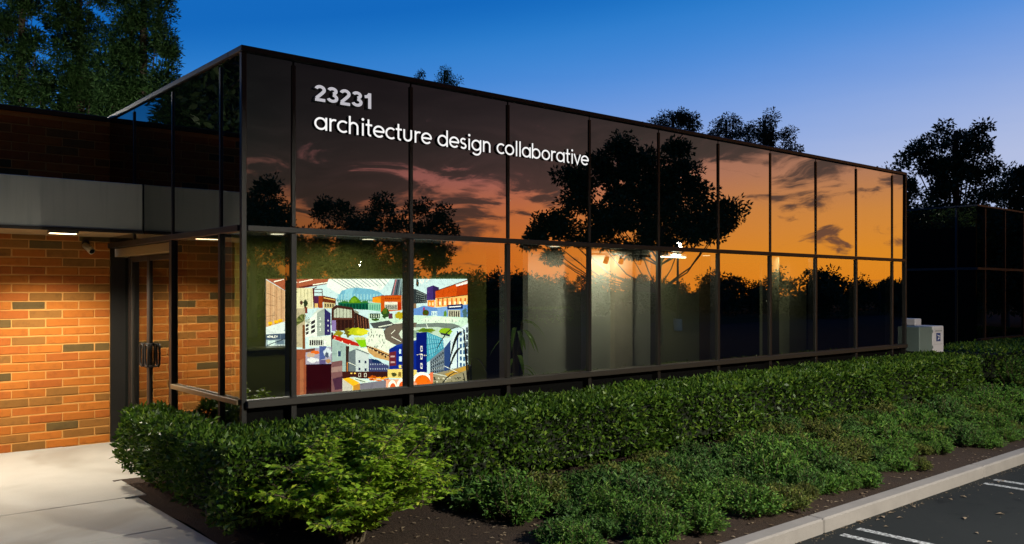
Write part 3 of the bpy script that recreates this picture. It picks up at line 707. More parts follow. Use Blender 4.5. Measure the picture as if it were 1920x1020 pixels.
for q in (.98, zt - .1):
    m = MB(); m.tube([(-0.172, -.036, q - .03), (-0.172, -.036, q + .03)], .01, 8); m.build('hinge', GREYM, mb)
p2 = atD(1712, 620, D0 + 0.7)
ub = empty('utility_cabinet', (p2.x, p2.y, 0), 'narrow grey drop box with pale sloping hood, left of the white post box', 'post box', rz=T - math.pi / 2 - math.radians(-28))
zt2 = HC - (597 - HZ) / FPX * (D0 + .7)
m = MB(); m.bbox(-0.20, 0.10, -0.05, 0.3, 0.0, zt2 - 0.16, b=0.01); m.build('housing', plain('box_side_blue', (0.14, 0.20, 0.25), .5), ub)
m = MB(); m.bbox(-0.09, 0.13, -0.12, 0.3, zt2 - 0.155, zt2, b=0.015); m.build('hood', BOXW, ub)

# ================================================================== SIGN LETTERS
LET = glow('lit_letter_face', (1.0, 0.985, 0.97), 1.0); 
def fn_num(b): return pbr(b, (0.78, 0.77, 0.80), 0.5, emis=(0.95, 0.93, 1.0), estr=0.50)  # numerals are unlit; a weak glow stands in for light on them
NUM = mat('glowing_number_face', fn_num)
LSIDE = plain('letter_return', (0.30, 0.30, 0.32), .5)
def arc(cx, cz, rx, rz, a0, a1, n=22):
    return [(cx + rx * math.cos(math.radians(a0 + (a1 - a0) * k / n)), cz + rz * math.sin(math.radians(a0 + (a1 - a0) * k / n))) for k in range(n + 1)]
w2 = 0.085                                               # half stroke; x-height 1
lo_, hi_ = w2, 1 - w2; rr = 0.5 - w2; AS = 1.42; 
ring = lambda cx: arc(cx, .5, rr, rr, 0, 360, 36)
GL = {                                                  # advance, strokes
 'a': (1.10, [ring(.5), [(.5 + rr, 1.0), (.5 + rr, 0)]]),
 'b': (1.10, [ring(.5), [(.5 - rr, AS), (.5 - rr, 0)]]),
 'd': (1.10, [ring(.5), [(.5 + rr, AS), (.5 + rr, 0)]]),
 'o': (1.06, [ring(.5)]),
 'c': (.88, [arc(.5, .5, rr, rr, 48, 312, 30)]),
 'e': (1.03, [arc(.5, .5, rr, rr, 0, 318, 34), [(.09, .5), (.5 + rr + .03, .5)]]),
 'r': (.64, [[(w2 + .05, 1), (w2 + .05, 0)], arc(.135 + .30, hi_ - .30, .30, .30, 180, 62, 14)]),
 'h': (1.0, [[(w2 + .05, AS), (w2 + .05, 0)], arc(.135 + .31, hi_ - .31, .31, .31, 180, 0, 20) + [(.135 + .62, 0)]]),
 'n': (1.0, [[(w2 + .05, 1), (w2 + .05, 0)], arc(.135 + .31, hi_ - .31, .31, .31, 180, 0, 20) + [(.135 + .62, 0)]]),
 'u': (1.0, [[(.135 + .62, 1), (.135 + .62, .31 + lo_)][:1] + [(.135 + .62, .40)] + arc(.135 + .31, lo_ + .31, .31, .31, 0, -180, 20) + [(.135, 1)], ]),
 'i': (.40, [[(.19, 1), (.19, 0)], arc(.19, 1.30, .035, .035, 0, 360, 12)]),
 'l': (.38, [[(.19, AS), (.19, 0)]]),
 't': (.62, [[(.25, 1.36), (.25, .25)] + arc(.25 + .17, lo_ + .165, .17, .165, 180, 285, 10), [(.02, 1 - w2), (.55, 1 - w2)]]),
 's': (.74, [arc(.35, .72, .225, .195, 35, 180, 14)[:-1] + arc(.35, .70, .225, .20, 180, 255, 8) + arc(.35, .29, .24, .205, 78, -150, 22)]),
 'g': (1.10, [ring(.5), [(.5 + rr, 1.0), (.5 + rr, .02)] + arc(.5, .02, rr, .36, 0, -145, 20)]),
 'v': (.86, [[(.04, 1), (.42, .04), (.80, 1)]]),
 ' ': (.46, []),
}
WN = .115
GN = {
 '2': (.70, [arc(.33, .70, .22, .19, 168, -28, 18) + [(.44, .50), (.12, .10 + WN * .5)], [(.05, WN * .62), (.61, WN * .62)]]),
 '3': (.70, [arc(.31, .735, .20, .155, 165, -82, 16), arc(.31, .30, .235, .19, 85, -165, 20)]),
 '1': (.62, [[(.36, 1.0), (.36, 0)], [(.06, .735), (.22, .755), (.36, .93)]]),
}
def ribbon(m, pts, hw, z0, z1, f):
    """stroke outline along pts, extruded from depth z0 to z1; f maps (x, z) to facade coordinates"""
    n = len(pts); closed = n > 3 and math.hypot(pts[0][0] - pts[-1][0], pts[0][1] - pts[-1][1]) < 1e-6
    Lp, Rp = [], []
    for k in range(n):
        if closed: a, b = pts[(k - 1) % (n - 1)], pts[(k + 1) % (n - 1)]
        else: a, b = pts[max(k - 1, 0)], pts[min(k + 1, n - 1)]
        p = pts[k]
        d1 = (p[0] - a[0], p[1] - a[1]); d2 = (b[0] - p[0], b[1] - p[1])
        u = []
        for q in (d1, d2):
            l = math.hypot(*q); 
            if l > 1e-9: u.append((q[0] / l, q[1] / l))
        t = (sum(q[0] for q in u), sum(q[1] for q in u)); l = math.hypot(*t) or 1; t = (t[0] / l, t[1] / l)
        sc_ = 1.0
        if len(u) == 2: sc_ = min(2.2, 1 / max(.35, t[0] * u[0][0] + t[1] * u[0][1]))
        nx_, nz_ = -t[1] * hw * sc_, t[0] * hw * sc_
        Lp.append((p[0] + nx_, p[1] + nz_)); Rp.append((p[0] - nx_, p[1] - nz_))
    for k in range(n - 1):
        a, b, c, e = f(*Lp[k]), f(*Lp[k + 1]), f(*Rp[k + 1]), f(*Rp[k])
        F = lambda q, y: (q[0], y, q[1])
        m.quad(F(a, z0), F(b, z0), F(c, z0), F(e, z0))
        m.quad(F(a, z1), F(b, z1), F(b, z0), F(a, z0)); m.quad(F(e, z0), F(c, z0), F(c, z1), F(e, z1))
        m.quad(F(a, z1), F(e, z1), F(c, z1), F(b, z1))
        if not closed and k == 0: m.quad(F(a, z0), F(e, z0), F(e, z1), F(a, z1))
        if not closed and k == n - 2: m.quad(F(b, z1), F(c, z1), F(c, z0), F(b, z0))
def sign(name, text, glyphs, hw, x0, x1, z0, height, yf, yb, mface, label, sc=1.0):
    adv = sum(glyphs[c][0] for c in text); sx_ = (x1 - x0) / adv
    root = empty(name, (x0, 0, z0), label, 'sign'); cur = 0
    for ch in text:
        a, st = glyphs[ch]
        if st:
            m = MB()
            for q, s_ in enumerate(st):
                ribbon(m, s_, hw, yf - 0.0006 * q, yb, lambda X, Z: (X * sx_, Z * height))
            o = m.build('letter' if ch.isalpha() else 'numeral', mface, root, loc=(cur * sx_, 0, 0))
            o.data.materials.append(LSIDE)
            for pl in o.data.polygons:
                if abs(pl.center.y - yf) > 0.003: pl.material_index = 1
        cur += a
    return root
ta = atY(586, 244, 0); tb_ = atY(1101, 311, 0)
zbase = (ta.z + tb_.z) / 2
sign('name_sign', 'architecture design collaborative', GL, w2 * 0.86, ta.x, tb_.x, zbase, 0.142, -0.038, -0.024, LET, 'white lowercase company name lettering across the upper glass panes')
na = atY(585, 190, 0); nb2 = atY(697, 205, 0); nt_ = atY(586, 158, 0)
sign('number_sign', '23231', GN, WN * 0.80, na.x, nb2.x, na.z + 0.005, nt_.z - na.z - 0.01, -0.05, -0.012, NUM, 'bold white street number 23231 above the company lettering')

# ================================================================== MURAL IN THE LOBBY (flat lit print)
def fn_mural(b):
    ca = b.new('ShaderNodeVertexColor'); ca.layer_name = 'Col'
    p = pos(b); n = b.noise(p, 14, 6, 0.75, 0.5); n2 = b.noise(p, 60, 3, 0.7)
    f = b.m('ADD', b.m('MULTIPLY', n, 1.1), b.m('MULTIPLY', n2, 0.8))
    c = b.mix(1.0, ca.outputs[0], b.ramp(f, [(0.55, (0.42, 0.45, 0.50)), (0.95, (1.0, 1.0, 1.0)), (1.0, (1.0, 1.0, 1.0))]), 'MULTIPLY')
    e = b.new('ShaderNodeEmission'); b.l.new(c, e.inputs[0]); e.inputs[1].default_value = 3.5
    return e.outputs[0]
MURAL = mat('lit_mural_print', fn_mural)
PR = []                                                  # (colour, polygon) in print units: 1 unit = 0.2353 px of the photograph
def pg(c, *pts): PR.append((c, list(pts)))
def rc(c, x0, y0, x1, y1): pg(c, (x0, y0), (x1, y0), (x1, y1), (x0, y1))
def ln(c, x0, y0, x1, y1, t=4):
    l = math.hypot(x1 - x0, y1 - y0) or 1; nx_, ny_ = -(y1 - y0) / l * t / 2, (x1 - x0) / l * t / 2
    pg(c, (x0 + nx_, y0 + ny_), (x1 + nx_, y1 + ny_), (x1 - nx_, y1 - ny_), (x0 - nx_, y0 - ny_))
def el(c, cx, cy, rx, ry, n=18, a0=0, a1=360):
    pg(c, *[(cx + rx * math.cos(math.radians(a0 + (a1 - a0) * k / n)), cy + ry * math.sin(math.radians(a0 + (a1 - a0) * k / n))) for k in range(n + (a1 - a0 < 360))])
def blob(c, cx, cy, rx, ry, n=20, j=.3):
    pg(c, *[(cx + rx * (1 + R_.uniform(-j, j)) * math.cos(6.283 * k / n), cy + ry * (1 + R_.uniform(-j, j)) * math.sin(6.283 * k / n)) for k in range(n)])
def wins(c, x0, y0, x1, y1, nx_, ny_, fw=.55, fh=.6, slant=0.0):
    for i in range(nx_):
        for j in range(ny_):
            cw, ch = (x1 - x0) / nx_, (y1 - y0) / ny_
            X = x0 + cw * (i + .5); Y = y0 + ch * (j + .5) + slant * (i + .5) / nx_
            rc(c, X - cw * fw / 2, Y - ch * fh / 2, X + cw * fw / 2, Y + ch * fh / 2)
pg((205, 226, 240), (37, 55), (1640, 55), (1640, 1010), (255, 1010), (255, 615), (37, 615))
pg((235, 240, 245), (540, 55), (1030, 55), (960, 140), (640, 190), (520, 120))
for k in range(12): ln((170, 185, 195) if k % 2 else (120, 135, 140), 560 + 38 * k, 56, 690 + 30 * k, 135 - 3 * k, 5)
pg((176, 104, 78), (37, 55), (537, 55), (520, 95), (300, 132), (205, 158), (130, 110)); pg((120, 52, 48), (300, 118), (520, 80), (520, 96), (300, 134))
for a in ((100, 77, 180, 56), (300, 82, 412, 57), (410, 102, 527, 84), (240, 92, 285, 82)): ln((250, 245, 240), *a, 9)
pg((206, 168, 138), (37, 62), (192, 152), (195, 400), (37, 440))
for k in range(7): ln((176, 136, 106) if k % 2 else (222, 188, 158), 52 + 22 * k, 75 + 12 * k, 52 + 22 * k, 434 - 6 * k, 5)
for k in range(3): ln((130, 100, 80), 37, 165 + 95 * k, 110, 195 + 75 * k, 3)
rc((245, 232, 200), 190, 155, 205, 392)
for x, y in ((70, 408), (118, 397), (151, 388)): rc((240, 190, 20), x - 16, y - 12, x + 16, y + 10); rc((205, 150, 10), x - 11, y + 8, x + 11, y + 22)
pg((222, 230, 238), (37, 440), (205, 388), (205, 490), (37, 497)); ln((120, 140, 160), 180, 470, 205, 435, 5)
pg((84, 100, 126), (37, 497), (205, 487), (205, 537), (37, 541)); ln((130, 145, 165), 152, 490, 152, 538, 3)
for k, s_ in enumerate(('A', 'S', 'H', 'L', 'E', 'Y')):
    S_ = {'A': [(0, 1, .5, 0), (.5, 0, 1, 1), (.2, .65, .8, .65)], 'S': [(1, 0, 0, .1), (0, .1, 1, .6), (1, .6, 0, 1)], 'H': [(0, 0, 0, 1), (1, 0, 1, 1), (0, .5, 1, .5)], 'L': [(0, 0, 0, 1), (0, 1, 1, 1)], 'E': [(0, 0, 0, 1), (0, 0, 1, 0), (0, .5, .8, .5), (0, 1, 1, 1)], 'Y': [(0, 0, .5, .5), (1, 0, .5, .5), (.5, .5, .5, 1)]}[s_]
    for a in S_: ln((255, 255, 255), 48 + 14 * k + a[0] * 10, 507 + a[1] * 16, 48 + 14 * k + a[2] * 10, 507 + a[3] * 16, 3.6)
pg((160, 176, 190), (37, 541), (205, 537), (205, 600), (37, 605)); rc((215, 232, 240), 50, 545, 110, 585); rc((110, 128, 150), 122, 545, 180, 575)
ln((40, 48, 62), 42, 586, 208, 524, 6); wins((235, 242, 248), 60, 575, 200, 602, 6, 1); rc((225, 235, 240), 37, 600, 255, 615)
rc((110, 120, 140), 205, 480, 292, 600)
rc((228, 220, 192), 255, 128, 412, 292); wins((190, 182, 150), 300, 135, 410, 280, 4, 2, .2, .9); blob((60, 70, 50), 350, 250, 16, 32); blob((96, 60, 52), 318, 245, 12, 18); rc((130, 55, 45), 340, 280, 366, 330)
ln((120, 48, 40), 410, 130, 420, 290, 9); ln((96, 44, 44), 408, 138, 440, 118, 8)
for q in ((418, 138, 486, 138), (418, 165, 486, 165), (418, 138, 418, 280), (484, 138, 484, 280)): ln((96, 62, 70), *q, 6)
rc((100, 52, 92), 421, 190, 458, 280); rc((168, 80, 34), 455, 190, 488, 288); rc((225, 190, 130), 424, 250, 450, 285)
pg((118, 60, 36), (488, 188), (592, 212), (592, 262), (488, 240)); ln((240, 200, 130), 495, 205, 588, 224, 7); pg((208, 190, 150), (495, 240), (585, 250), (585, 290), (495, 290)); wins((90, 80, 70), 500, 245, 580, 288, 4, 1)
pg((126, 182, 216), (590, 225), (640, 150), (690, 132), (760, 124), (880, 138), (940, 160), (985, 196), (985, 230)); pg((152, 204, 230), (650, 225), (672, 140), (740, 128), (700, 225))
wins((160, 205, 226), 600, 170, 960, 225, 14, 1, .5, .8); wins((110, 160, 150), 600, 215, 890, 242, 16, 1, .7, .6)
pg((28, 112, 88), (610, 240), (955, 247), (955, 305), (610, 292)); wins((16, 78, 66), 625, 252, 850, 298, 9, 1, .7, .85); pg((150, 204, 184), (850, 250), (955, 240), (955, 315), (850, 302)); wins((110, 170, 160), 855, 255, 950, 305, 5, 1, .6, .85)
pg((104, 148, 28), (690, 248), (716, 205), (742, 188), (768, 208), (800, 248)); blob((130, 172, 50), 735, 225, 22, 20); blob((70, 130, 60), 820, 240, 30, 9); blob((70, 130, 60), 660, 240, 28, 9)
pg((206, 100, 26), (884, 204), (950, 190), (1115, 184), (1115, 305), (950, 320), (950, 246), (884, 242)); pg((238, 160, 40), (884, 206), (950, 192), (950, 248), (884, 242)); ln((150, 70, 20), 884, 203, 950, 190, 4); ln((150, 70, 20), 950, 189, 1115, 184, 4)
for k in range(8): rc((150, 60, 14), 985 + 15 * k, 205, 994 + 15 * k, 218)
rc((236, 232, 226), 980, 238, 1082, 258); rc((206, 206, 200), 980, 258, 1082, 303); wins((70, 74, 80), 985, 262, 1078, 300, 6, 1, .6, .9); rc((190, 60, 20), 1086, 240, 1110, 300)
pg((96, 106, 122), (1028, 184), (1062, 58), (1150, 58), (1150, 184)); 
for k in range(5): ln(((190, 130, 140), (60, 70, 84), (150, 170, 180), (44, 52, 60), (128, 150, 150))[k], 1046 + 24 * k, 184, 1072 + 20 * k, 58, 9)
rc((150, 170, 175), 1115, 60, 1150, 184); rc((150, 120, 100), 1116, 184, 1232, 300); wins((90, 80, 80), 1118, 190, 1148, 296, 2, 5)
pg((60, 66, 74), (1150, 120), (1232, 138), (1318, 178), (1318, 246), (1150, 256)); 
for k in range(5): ln((150, 160, 166), 1232, 150 + 20 * k, 1318, 186 + 13 * k, 4)
wins((34, 38, 44), 1235, 185, 1315, 240, 5, 3, .5, .5); blob((44, 58, 52), 1240, 90, 12, 30)
pg((82, 60, 132), (1316, 124), (1366, 106), (1412, 124), (1412, 222), (1316, 224)); pg((60, 42, 100), (1366, 106), (1412, 124), (1412, 222), (1366, 222))
pg((208, 92, 26), (1384, 152), (1640, 64), (1640, 190), (1384, 208)); ln((110, 44, 24), 1384, 152, 1640, 64, 6); pg((186, 74, 20), (1555, 105), (1640, 82), (1640, 185), (1555, 190))
pg((246, 244, 250), (1546, 100), (1640, 70), (1640, 92), (1552, 116)); 
for k in range(7): ln((120, 60, 80), 1558 + 12 * k, 104 - 3.4 * k, 1560 + 12 * k, 94 - 3.4 * k, 3)
pg((246, 196, 130), (1384, 208), (1640, 184), (1640, 262), (1384, 282)); wins((216, 112, 40), 1390, 205, 1640, 275, 7, 1, .35, .9); wins((255, 240, 214), 1400, 225, 1640, 270, 6, 1, .4, .6); ln((70, 40, 30), 1395, 214, 1640, 182, 5)
rc((240, 150, 50), 1322, 225, 1378, 280); wins((250, 226, 180), 1326, 232, 1376, 276, 2, 1)
pg((112, 152, 220), (1150, 300), (1236, 288), (1290, 268), (1400, 286), (1480, 274), (1640, 258), (1640, 362), (1150, 366)); pg((140, 176, 232), (1400, 290), (1480, 276), (1480, 360), (1400, 360)); rc((224, 240, 250), 1352, 312, 1398, 356); wins((140, 180, 220), 1354, 314, 1396, 354, 3, 1)
pg((24, 42, 106), (1478, 264), (1602, 254), (1602, 292), (1478, 298)); ln((240, 240, 250), 1492, 279, 1588, 273, 9); rc((200, 196, 184), 1484, 302, 1582, 360); wins((66, 52, 46), 1490, 312, 1578, 360, 5, 1, .55, 1); rc((170, 50, 120), 1285, 282, 1300, 306)
el((108, 74, 20), 1306, 325, 26, 26); blob((70, 96, 30), 1306, 320, 18, 18); rc((60, 40, 20), 1302, 348, 1309, 366); blob((110, 150, 60), 1462, 335, 14, 26); blob((90, 120, 130), 1620, 330, 20, 40)
pg((206, 230, 222), (850, 330), (1150, 340), (1640, 362), (1640, 440), (1150, 430), (850, 400)); blob((226, 240, 232), 1420, 382, 150, 26, 24, .2)
for k in range(14): ln((90, 110, 110), 1250 + 27 * k, 384 + R_.uniform(-8, 8), 1250 + 27 * k, 394 + R_.uniform(-6, 8), 4)
blob((60, 90, 50), 988, 330, 30, 44); blob((96, 120, 40), 980, 310, 18, 24); blob((190, 170, 40), 1098, 345, 34, 30); rc((110, 60, 90), 1010, 330, 1042, 372); rc((60, 80, 70), 862, 330, 942, 368); wins((200, 210, 200), 866, 334, 940, 366, 4, 1, .4, .8); blob((70, 100, 40), 905, 380, 32, 10)
pg((92, 94, 100), (862, 408), (1010, 386), (1066, 418), (1020, 446), (900, 462)); ln((226, 230, 226), 930, 438, 1130, 398, 8); blob((60, 62, 70), 1078, 424, 38, 14)
pg((122, 110, 104), (958, 492), (985, 452), (1040, 424), (1110, 408), (1235, 402), (1235, 600), (1110, 590), (1040, 572), (985, 535)); pg((214, 224, 218), (1092, 492), (1112, 462), (1150, 446), (1235, 440), (1235, 560), (1150, 548), (1110, 525))
ln((240, 240, 236), 1030, 492, 1062, 462, 5); ln((240, 240, 236), 1034, 515, 1110, 556, 5); el((150, 170, 160), 1190, 495, 70, 34)
pg((128, 138, 140), (1228, 414), (1400, 404), (1520, 410), (1590, 432), (1510, 456), (1400, 438), (1228, 440)); pg((196, 214, 206), (1228, 440), (1400, 438), (1510, 456), (1500, 520), (1400, 540), (1228, 470))
blob((126, 150, 40), 1310, 466, 74, 18); blob((96, 128, 40), 1300, 462, 40, 10); blob((150, 186, 40), 1466, 474, 50, 28, 20, .15); pg((40, 44, 80), (1420, 482), (1500, 498), (1496, 514), (1430, 498)); ln((230, 240, 236), 1310, 410, 1325, 450, 5)
pg((230, 236, 230), (858, 446), (966, 452), (985, 535), (1060, 580), (1010, 650), (840, 602), (808, 548), (850, 500))
for k in range(34):
    x = R_.uniform(850, 980); y = R_.uniform(450, 610); ln((52, 60, 60), x, y, x + R_.uniform(-2, 2), y + R_.uniform(9, 18), R_.uniform(3, 6))
pg((236, 240, 242), (345, 402), (442, 318), (442, 512), (345, 518)); pg((168, 178, 178), (440, 314), (502, 288), (502, 506), (440, 512)); pg((62, 56, 116), (500, 290), (548, 330), (548, 500), (500, 506)); pg((210, 216, 216), (390, 350), (445, 300), (502, 288), (445, 322))
for k in range(3):
    pg((66, 62, 70), (350, 420 + 30 * k), (372, 410 + 30 * k), (372, 432 + 30 * k), (350, 440 + 30 * k)); pg((66, 62, 70), (392, 396 + 36 * k), (424, 378 + 36 * k), (424, 404 + 36 * k), (392, 420 + 36 * k)); rc((235, 240, 240), 456, 362 + 44 * k, 470, 382 + 44 * k); rc((70, 76, 90), 458, 366 + 44 * k, 463, 378 + 44 * k); rc((220, 220, 236), 524, 380 + 40 * k, 532, 394 + 40 * k)
rc((196, 182, 160), 270, 290, 345, 600); pg((226, 230, 230), (372, 520), (552, 506), (552, 590), (372, 596)); wins((52, 44, 40), 378, 540, 500, 586, 7, 1, .7, .9); rc((240, 246, 246), 490, 545, 514, 586); rc((74, 46, 56), 552, 480, 568, 720)
pg((134, 86, 50), (324, 420), (342, 420), (346, 612), (324, 612))
for k in range(15):
    a = math.radians(-200 + 220 * k / 14); pg(((116, 122, 74), (86, 92, 56), (146, 150, 100))[k % 3], (334, 392), (334 + 62 * math.cos(a) - 6, 394 + 66 * math.sin(a) + 14), (334 + 50 * math.cos(a + .18), 388 + 58 * math.sin(a + .18)))
pg((84, 50, 42), (552, 420), (556, 288), (592, 262), (722, 284), (738, 312), (738, 458), (600, 470)); pg((196, 200, 190), (574, 302), (600, 286), (716, 302), (716, 366), (574, 362)); wins((70, 46, 42), 580, 290, 716, 366, 5, 1, .12, 1); rc((110, 66, 54), 574, 364, 720, 376); wins((60, 34, 32), 600, 380, 720, 460, 4, 1, .75, .95)
rc((150, 130, 190), 556, 385, 590, 470)
pg((150, 150, 140), (738, 300), (770, 318), (770, 380), (738, 400)); pg((66, 42, 38), (738, 320), (780, 340), (850, 372), (860, 452), (738, 460)); 
for k in range(5): ln((150, 100, 80), 760 + 22 * k, 345 + 7 * k, 772 + 20 * k, 452, 5)
blob((120, 110, 40), 690, 480, 36, 36); blob((196, 200, 40), 760, 474, 74, 34, 26, .2); blob((222, 216, 60), 800, 476, 48, 24, 22, .25); blob((160, 150, 40), 610, 488, 34, 26, 18, .4); pg((148, 204, 12), (742, 540), (824, 532), (834, 596), (788, 600), (770, 575)); rc((210, 220, 160), 735, 520, 818, 540)
pg((196, 214, 214), (640, 520), (745, 540), (770, 600), (850, 640), (860, 660), (700, 640))
pg((196, 52, 30), (566, 502), (610, 512), (700, 540), (765, 568), (778, 592), (690, 578), (566, 532)); 
for x, y in ((580, 525), (640, 552), (700, 575), (612, 590), (648, 648), (660, 610)): el((255, 250, 236), x, y, 5, 5, 8)
pg((168, 188, 192), (558, 534), (676, 578), (676, 800), (640, 796), (558, 722)); rc((60, 80, 120), 605, 630, 628, 672); rc((200, 214, 216), 600, 626, 606, 676); rc((70, 50, 44), 668, 590, 694, 800); ln((200, 130, 70), 680, 720, 680, 850, 9)
pg((120, 130, 142), (690, 636), (748, 612), (748, 800), (690, 800)); pg((204, 212, 222), (746, 612), (850, 652), (850, 800), (746, 800)); wins((44, 54, 92), 752, 680, 850, 800, 2, 2, .3, .36, 10); ln((90, 96, 104), 746, 612, 852, 652, 7); pg((236, 238, 232), (760, 602), (850, 610), (900, 650), (852, 650))
ln((250, 250, 244), 690, 720, 745, 745, 4)
pg((76, 82, 130), (850, 690), (900, 700), (1010, 745), (1010, 805), (850, 800)); wins((190, 200, 226), 856, 716, 1004, 790, 8, 2, .3, .3); pg((30, 60, 110), (870, 690), (925, 700), (970, 730), (880, 720))
pg((206, 166, 116), (830, 584), (920, 610), (1012, 650), (1012, 708), (900, 680), (850, 640)); ln((80, 36, 30), 830, 590, 1010, 668, 10)
for k in range(9): el((255, 246, 214), 850 + 18 * k, 604 + 8 * k, 4, 4, 8)
for k in range(5): blob((70, 50, 34), 880 + 26 * k, 610 + 16 * k, 9, 8)
rc((78, 38, 30), 640, 792, 1010, 848); wins((60, 36, 34), 860, 800, 1000, 830, 8, 1); 
for x in (712, 740): el((255, 214, 120), x, 806, 9, 6, 10)
for x, y in ((770, 806), (815, 806)):
    for q in ((x, y, x + 16, y), (x + 16, y, x + 16, y + 28), (x, y, x, y + 28), (x, y + 28, x + 16, y + 28)): ln((225, 220, 214), *q, 4)
pg((22, 54, 158), (1012, 614), (1068, 582), (1232, 540), (1232, 790), (1012, 790)); pg((36, 70, 170), (1068, 582), (1232, 545), (1232, 560), (1068, 600)); pg((122, 50, 62), (1012, 640), (1068, 630), (1068, 745), (1012, 750)); wins((200, 170, 180), 1016, 650, 1066, 740, 1, 2, .7, .3)
wins((214, 232, 248), 1086, 615, 1140, 650, 2, 1, .6, 1); wins((214, 232, 248), 1086, 672, 1118, 712, 1, 1, .7, 1); wins((244, 222, 120), 1086, 740, 1140, 765, 2, 1, .7, 1)
pg((16, 34, 128), (1228, 484), (1314, 478), (1314, 800), (1228, 800)); 
for y in (588, 650, 725): rc((226, 222, 226), 1262, y, 1278, y + 46); rc((60, 80, 170), 1266, y + 12, 1274, y + 34)
for k in range(6): el((255, 240, 214), 1236 + 14 * k, 660 - 5 * math.sin(k), 4, 4, 8)
pg((82, 168, 200), (1312, 478), (1440, 528), (1450, 615), (1340, 705), (1312, 720)); 
for k in range(7): ln((166, 214, 232), 1318 + 18 * k, 490 + 7 * k, 1340 + 18 * k, 680 - 13 * k, 4)
for k in range(4): ln((50, 120, 160), 1312, 530 + 46 * k, 1446, 545 + 20 * k, 4)
pg((236, 212, 136), (1000, 775), (1150, 770), (1232, 780), (1232, 850), (1000, 842)); wins((150, 120, 60), 1080, 795, 1145, 835, 2, 1, .7, .9); blob((90, 90, 50), 1050, 815, 20, 18)
pg((126, 138, 156), (1338, 700), (1452, 604), (1452, 802), (1338, 816)); 
for i in range(7):
    for j in range(5):
        x = 1346 + 15 * i; y = 700 - 12.5 * i + (20 + 2.6 * i) * j + 10; rc((40, 48, 64), x, y, x + 9, y + 13 + i)
        if j % 2: rc((210, 218, 230), x + 9, y, x + 12, y + 13 + i)
pg((56, 82, 140), (1450, 606), (1502, 540), (1502, 792), (1450, 803)); pg((218, 232, 246), (1500, 540), (1560, 460), (1640, 406), (1640, 762), (1500, 792)); ln((60, 84, 140), 1556, 470, 1556, 780, 10)
for j in range(6): rc((60, 100, 150), 1574, 480 + 50 * j - 8, 1590, 512 + 50 * j - 8); rc((80, 120, 165), 1600, 458 + 54 * j, 1616, 492 + 54 * j); rc((46, 60, 90), 1624, 440 + 56 * j, 1638, 484 + 56 * j); el((70, 80, 110), 1514, 560 + 42 * j, 3, 4, 8)
pg((158, 150, 132), (1350, 816), (1640, 740), (1640, 1000), (1350, 1000)); pg((198, 158, 78), (1452, 812), (1560, 770), (1640, 742), (1640, 776), (1480, 838)); ln((236, 240, 240), 1450, 748, 1560, 800, 5); ln((226, 230, 226), 1360, 806, 1470, 830, 5)
for k in range(30): x = R_.uniform(1365, 1630); blob(((70, 66, 56), (214, 210, 196), (120, 116, 90))[k % 3], x, R_.uniform(835, 885), 8, 6, 8)
rc((158, 92, 66), 255, 615, 352, 1005); pg((176, 116, 86), (300, 700), (330, 690), (330, 1000), (300, 1000))
pg((176, 170, 196), (345, 612), (552, 596), (552, 736), (345, 738)); pg((130, 84, 70), (345, 618), (420, 604), (420, 630), (345, 640)); blob((226, 120, 50), 425, 640, 34, 18); blob((206, 176, 160), 385, 660, 36, 18); pg((92, 108, 172), (455, 590), (512, 590), (500, 690), (455, 700)); blob((214, 222, 240), 520, 640, 30, 34); blob((90, 100, 130), 515, 660, 16, 22); blob((226, 226, 240), 400, 700, 44, 20); rc((110, 100, 150), 455, 700, 505, 734); blob((190, 150, 110), 525, 708, 20, 16)
pg((58, 10, 12), (350, 740), (550, 734), (550, 1008), (350, 1008)); ln((30, 30, 60), 350, 738, 550, 733, 6)
pg((138, 100, 106), (550, 716), (638, 704), (638, 1005), (550, 1008)); pg((90, 56, 80), (560, 850), (638, 830), (638, 930), (580, 940)); pg((170, 140, 140), (550, 760), (638, 745), (638, 790), (550, 800))
pg((206, 200, 196), (638, 850), (722, 902), (722, 1005), (638, 1005)); pg((242, 190, 44), (640, 850), (700, 838), (778, 884), (722, 908)); pg((200, 146, 60), (722, 906), (778, 886), (778, 1000), (722, 1000)); ln((250, 230, 110), 722, 906, 722, 1000, 5)
pg((220, 230, 226), (690, 838), (740, 836), (860, 872), (800, 886)); ln((70, 110, 80), 740, 852, 820, 874, 6)
pg((136, 132, 150), (778, 888), (1000, 858), (1000, 1000), (778, 1000)); 
for k in range(12): blob(((232, 130, 20), (250, 170, 40), (200, 96, 14))[k % 3], R_.uniform(850, 1000), R_.uniform(828, 866), 22, 7, 10)
pg((242, 176, 152), (985, 858), (1235, 846), (1235, 1000), (985, 1000)); 
for cx, cy, rx, ry in ((1036, 916, 34, 56), (1116, 908, 46, 66)): el((250, 246, 244), cx, cy, rx, ry); el((232, 110, 44), cx + 4, cy + 12, rx * .72, ry * .78)
pg((236, 124, 12), (1228, 850), (1358, 800), (1358, 1000), (1228, 1000)); el((252, 250, 248), 1272, 870, 78, 74, 24, 180, 360); el((236, 120, 10), 1276, 880, 62, 60, 24, 180, 360); pg((232, 130, 96), (1334, 802), (1360, 796), (1360, 880), (1338, 880))

